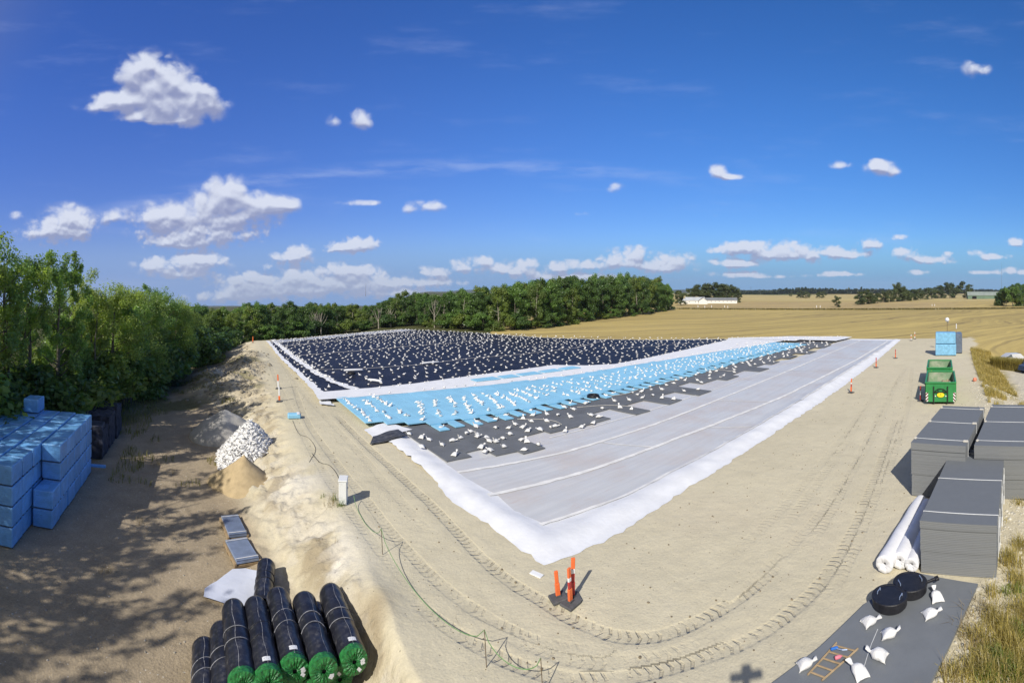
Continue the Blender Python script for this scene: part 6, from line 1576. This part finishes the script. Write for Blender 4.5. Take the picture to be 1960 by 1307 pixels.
# ---------------------------------------------------------------- grass, weeds, stones
def blades(name, pts, hts, wd, lm, label, seed, droop=.5, per=1):
    r = np.random.default_rng(seed); p = np.repeat(np.array(pts), per, 0); n = len(p); hgt = np.repeat(np.array(hts), per) * r.uniform(.5, 1.15, n)
    a = r.uniform(0, 6.28, n); ln = r.uniform(.1, droop, n); d = np.stack([np.cos(a), np.sin(a), 0 * a], 1); sd = np.stack([-np.sin(a), np.cos(a), 0 * a], 1) * (wd * r.uniform(.6, 1.3, n))[:, None]
    m_ = p + d * (hgt * ln * .35)[:, None] + np.array([0, 0, 1]) * (hgt * .62)[:, None]; t = p + d * (hgt * ln * 1.1)[:, None] + np.array([0, 0, 1]) * (hgt * (1 - .35 * ln))[:, None]
    V = np.stack([p - sd, p + sd, m_ + sd * .7, m_ - sd * .7, t + sd * .12, t - sd * .12], 1).reshape(-1, 3); b = np.arange(n)[:, None] * 6
    Q = np.concatenate([b + np.array([0, 1, 2, 3]), b + np.array([3, 2, 4, 5])], 0)
    tone = np.clip(r.normal(.5, .25, n), 0, 1); o = npmesh(name, V, Q, lm); attr(o.data, 'Leaf', np.repeat(np.stack([tone] * 3, 1), 6, 0)); return meta(o, label, None, None, 'stuff')
M_dry = leaf_mat('dry_grass', (.42, .36, .15), .4); M_grn = leaf_mat('green_grass', (.19, .26, .07), .4); M_stalk = leaf_mat('dry_stalk', (.28, .22, .13), .1)
def clumpy(cent, n, spread, seed):
    r = np.random.default_rng(seed); P_ = []; Hh = []
    for (px, py, rad, hgt) in cent:
        c = GG(px, py); k = int(n * rad * rad / (.5 * .5)); q = r.normal(0, rad * .5, (k, 2)); x = c.x + q[:, 0]; y = c.y + q[:, 1]; z = ZT(x, y)
        P_.append(np.stack([x, y, z - .02], 1)); Hh.append(hgt * np.exp(-(q ** 2).sum(1) / (rad * rad)) + .06)
    return np.concatenate(P_), np.concatenate(Hh)
p, h = clumpy([(1905, 1190, .45, .75), (1900, 1140, .3, .6), (1935, 1080, .6, .7), (1950, 1120, .5, .6), (1880, 1230, .5, .6), (1920, 1225, .6, .7), (1945, 1255, .7, .6), (1870, 1290, .6, .5), (1830, 1300, .5, .4), (1900, 1290, .7, .5), (1958, 1180, .4, .6), (1925, 1000, .15, .25), (1950, 965, .3, .4), (1956, 1050, .5, .6), (1850, 1215, .25, .35), (1965, 1300, .9, .6), (1990, 1200, 1.2, .6)], 190, .5, 5)
blades('dry_grass', p, h, .010, M_dry, 'yellow dry grass growing on the verge beside the grey slab', 6, .9)
p, h = clumpy([(1905, 1262, .5, .35), (1935, 1285, .7, .4), (1950, 1135, .35, .35), (1955, 1220, .5, .4), (1888, 1300, .5, .3), (1925, 1135, .25, .25), (640, 958, .18, .35), (650, 968, .2, .3), (618, 952, .12, .3)], 200, .5, 8)
blades('green_grass', p, h, .012, M_grn, 'green grass on the verge and round the white cabinet', 9, .8)
p, h = clumpy([(632, 968, .35, .75), (1820, 1298, .3, .6), (1850, 1180, .3, .45), (1838, 1208, .3, .5), (1868, 1150, .25, .4), (1862, 1240, .4, .6), (1885, 1180, .4, .7), (590, 1010, .12, .3), (612, 1035, .15, .25), (640, 1040, .15, .25), (610, 1060, .15, .25), (300, 890, .5, .35), (268, 1000, .4, .3), (205, 1095, .4, .3), (330, 905, .4, .3)], 70, .5, 11)
blades('dry_stalks', p, h, .007, M_stalk, 'brown dry stalks and twigs scattered at the verge and slope', 12, 1.1)
# rank grass on the far verge and hedge-high grass before the parked car
r = np.random.default_rng(31); n = 17000; s = r.uniform(24, 66, n); t = -np.interp(s, *VER) - 0.6 - r.random(n) * np.interp(s, [24, 33, 45, 66], [3.5, 3.6, 3.4, 3.2]); keep = (vnoise(s * .8, t * .8, 4) > np.interp(s, [24, 36, 41], [.70, .60, .15])); s, t = s[keep], t[keep]
x = C0.x + s * c1 - t * s1; y = C0.y + s * s1 + t * c1
blades('verge_grass', np.stack([x, y, ZT(x, y) - .02], 1), np.full(len(x), .55) * (.5 + vnoise(x * .5, y * .5, 7)), .02, M_dry, 'dry olive grass covering the far part of the road verge', 32, .7)
n = 16000; c0 = rightp(1903, 64.5); c9 = rightp(1960, 62.0); u = r.random(n); x = c0.x + (c9.x - c0.x) * u; y = c0.y + (c9.y - c0.y) * u; nd = Vector((c0.y - c9.y, c9.x - c0.x, 0)).normalized(); w = r.uniform(-.9, .9, n); x = x + nd.x * w; y = y + nd.y * w
blades('tall_grass', np.stack([x, y, ZT(x, y) - .02], 1), np.full(n, 1.5), .03, leaf_mat('tall_grass_leaf', (.33, .29, .11), .4), 'tall olive grass strip in front of the silver car', 33, .35)
n = 5200; s = r.uniform(33, 60, n); t = 0 * s
xx = []; 
p0, p1 = fp(1300, 243), fp(1975, 256); u = r.random(9000); x = p0.x + (p1.x - p0.x) * u + r.normal(0, .9, 9000); y = p0.y + (p1.y - p0.y) * u + r.normal(0, .9, 9000)
blades('field_strip', np.stack([x, y, ZT(x, y) - .05], 1), np.full(9000, .9), .16, leaf_mat('strip_grass', (.17, .15, .06), .2), 'dark grassy strip dividing the two stubble fields', 34, .6)
# weeds of the yard edge
n = 26000; s = -r.uniform(8, 24, n); t = r.uniform(14, 78, n); keep = (-s - np.interp(t, *TOE) > 4.0 + 3 * vnoise(s * .6, t * .6, 3)) | (vnoise(s * .7, t * .5, 12) > .72); s, t = s[keep], t[keep]; x = C0.x + s * c1 - t * s1; y = C0.y + s * s1 + t * c1
k = np.hypot(x, y) > 24; dist_ok = np.ones(len(x), bool)
inst = (np.abs((x - B0.x) * e1.x + (y - B0.y) * e1.y + 2) < 3.2) & (np.abs((x - B0.x) * e2.x + (y - B0.y) * e2.y - 6) < 9); x, y = x[k & ~inst], y[k & ~inst]
blades('yard_weeds', np.stack([x, y, ZT(x, y) - .02], 1), np.full(len(x), .45), .022, leaf_mat('weed', (.20, .20, .07), .4), 'low weeds and dry grass between the yard and the trees', 35, .8)
# stones and clods
def stones(name, px_, seed, m, label, smin, smax):
    r = np.random.default_rng(seed); VV = []; QQ = []; b = 0
    for (x, y) in px_:
        q = smin * (smax / smin) ** (r.random() ** 2); z = zt(x, y)
        V = np.array([(math.cos(a) * q * r.uniform(.7, 1.2), math.sin(a) * q * r.uniform(.7, 1.2), zz * q) for zz, kk in ((-.3, 1), (.45, .8)) for a in np.arange(6) * 1.047]); V[6:, :2] *= .7
        VV.append(V + np.array([x, y, z])); QQ.append(np.array([(j, (j + 1) % 6, 6 + (j + 1) % 6, 6 + j) for j in range(6)] + [(6, 7, 8, 9), (9, 10, 11, 6)]) + b); b += 12
    o = npmesh(name, np.concatenate(VV), np.concatenate(QQ), m); return meta(o, label, None, None, 'stuff')
ps = []
while len(ps) < 1500:
    s, t = r.uniform(-5, 40), r.uniform(-13, 40)
    if (s > -.6 and t > -.9): continue
    v = WS(s, t)
    if v.y > 7 and v.length < 60: ps.append((v.x, v.y))
stones('clods', ps, 3, mat('dark_clod', (.21, .17, .115), .95, .3, 3), 'small dark clods scattered over the sand', .012, .05)
ps = []
for _ in range(2400):
    s = r.uniform(20, 40); t = -np.interp(s, *VER) - r.uniform(-.5, 6.5); v = WS(s, t); ps.append((v.x, v.y))
for _ in range(1300):
    s = r.uniform(0, 12); t = -np.interp(s, *VER) - r.uniform(-.2, 4); v = WS(s, t); ps.append((v.x, v.y))
stones('rubble_stones', ps, 4, mat('pale_stone', (.50, .47, .40), .9, .3, 3), 'pale rubble stones littering the verge', .02, .12)
ps = []
while len(ps) < 2600:
    s, t = r.uniform(-24, -6.5), r.uniform(-8, 26)
    v = WS(s, t)
    if v.y > 7 and -s > np.interp(t, *TOE) - .4: ps.append((v.x, v.y))
stones('gravel_stones', ps, 5, mat('yard_gravel', (.40, .36, .29), .9, .45, 2), 'small stones and grit scattered over the shaded yard', .010, .05)
ps = []
for _ in range(1700):
    c = ((-8.0, 36, 2.4, 7), (-6.5, 47, 2.6, 7), (-10.5, 44, 2.4, 9), (-6.0, 56, 2.5, 6))[r.integers(4)]; v = WS(c[0] + r.normal(0, c[2] * .6), c[1] + r.normal(0, c[3] * .6)); ps.append((v.x, v.y))
stones('soil_lumps', ps, 6, mat('soil_lump', (.30, .26, .19), .95, .4, 2), 'lumps of dumped soil on the bank left of the lane', .05, .28)
o = MB().box((0, 0, .2), (.5, .35, .4), bev=.1).build('orange_sack', mat('faded_orange', (.70, .25, .16), .7, .15, 4)); o.location = GG(1865, 730); o.rotation_euler = (.2, .1, .4); meta(o, 'faded orange sack lying on the weedy verge beside the container', 'sack')

# ---------------------------------------------------------------- the air
def haze():
    o = MB().box((0, 0, -60), (15000, 15000, 500)).build('haze', bpy.data.materials.new('air')); m = o.data.materials[0]; m.use_nodes = True
    N = NT(m.node_tree); N.n.remove(N.n['Principled BSDF'])
    v = N.new('ShaderNodeVolumePrincipled'); v.inputs['Color'].default_value = (.72, .84, 1, 1); v.inputs['Density'].default_value = 0.000075; v.inputs['Anisotropy'].default_value = 0.0
    N.l.new(v.outputs[0], N.n['Material Output'].inputs['Volume'])
    meta(o, 'thin blue summer haze over the far fields and woods', None, None, 'stuff')
haze()
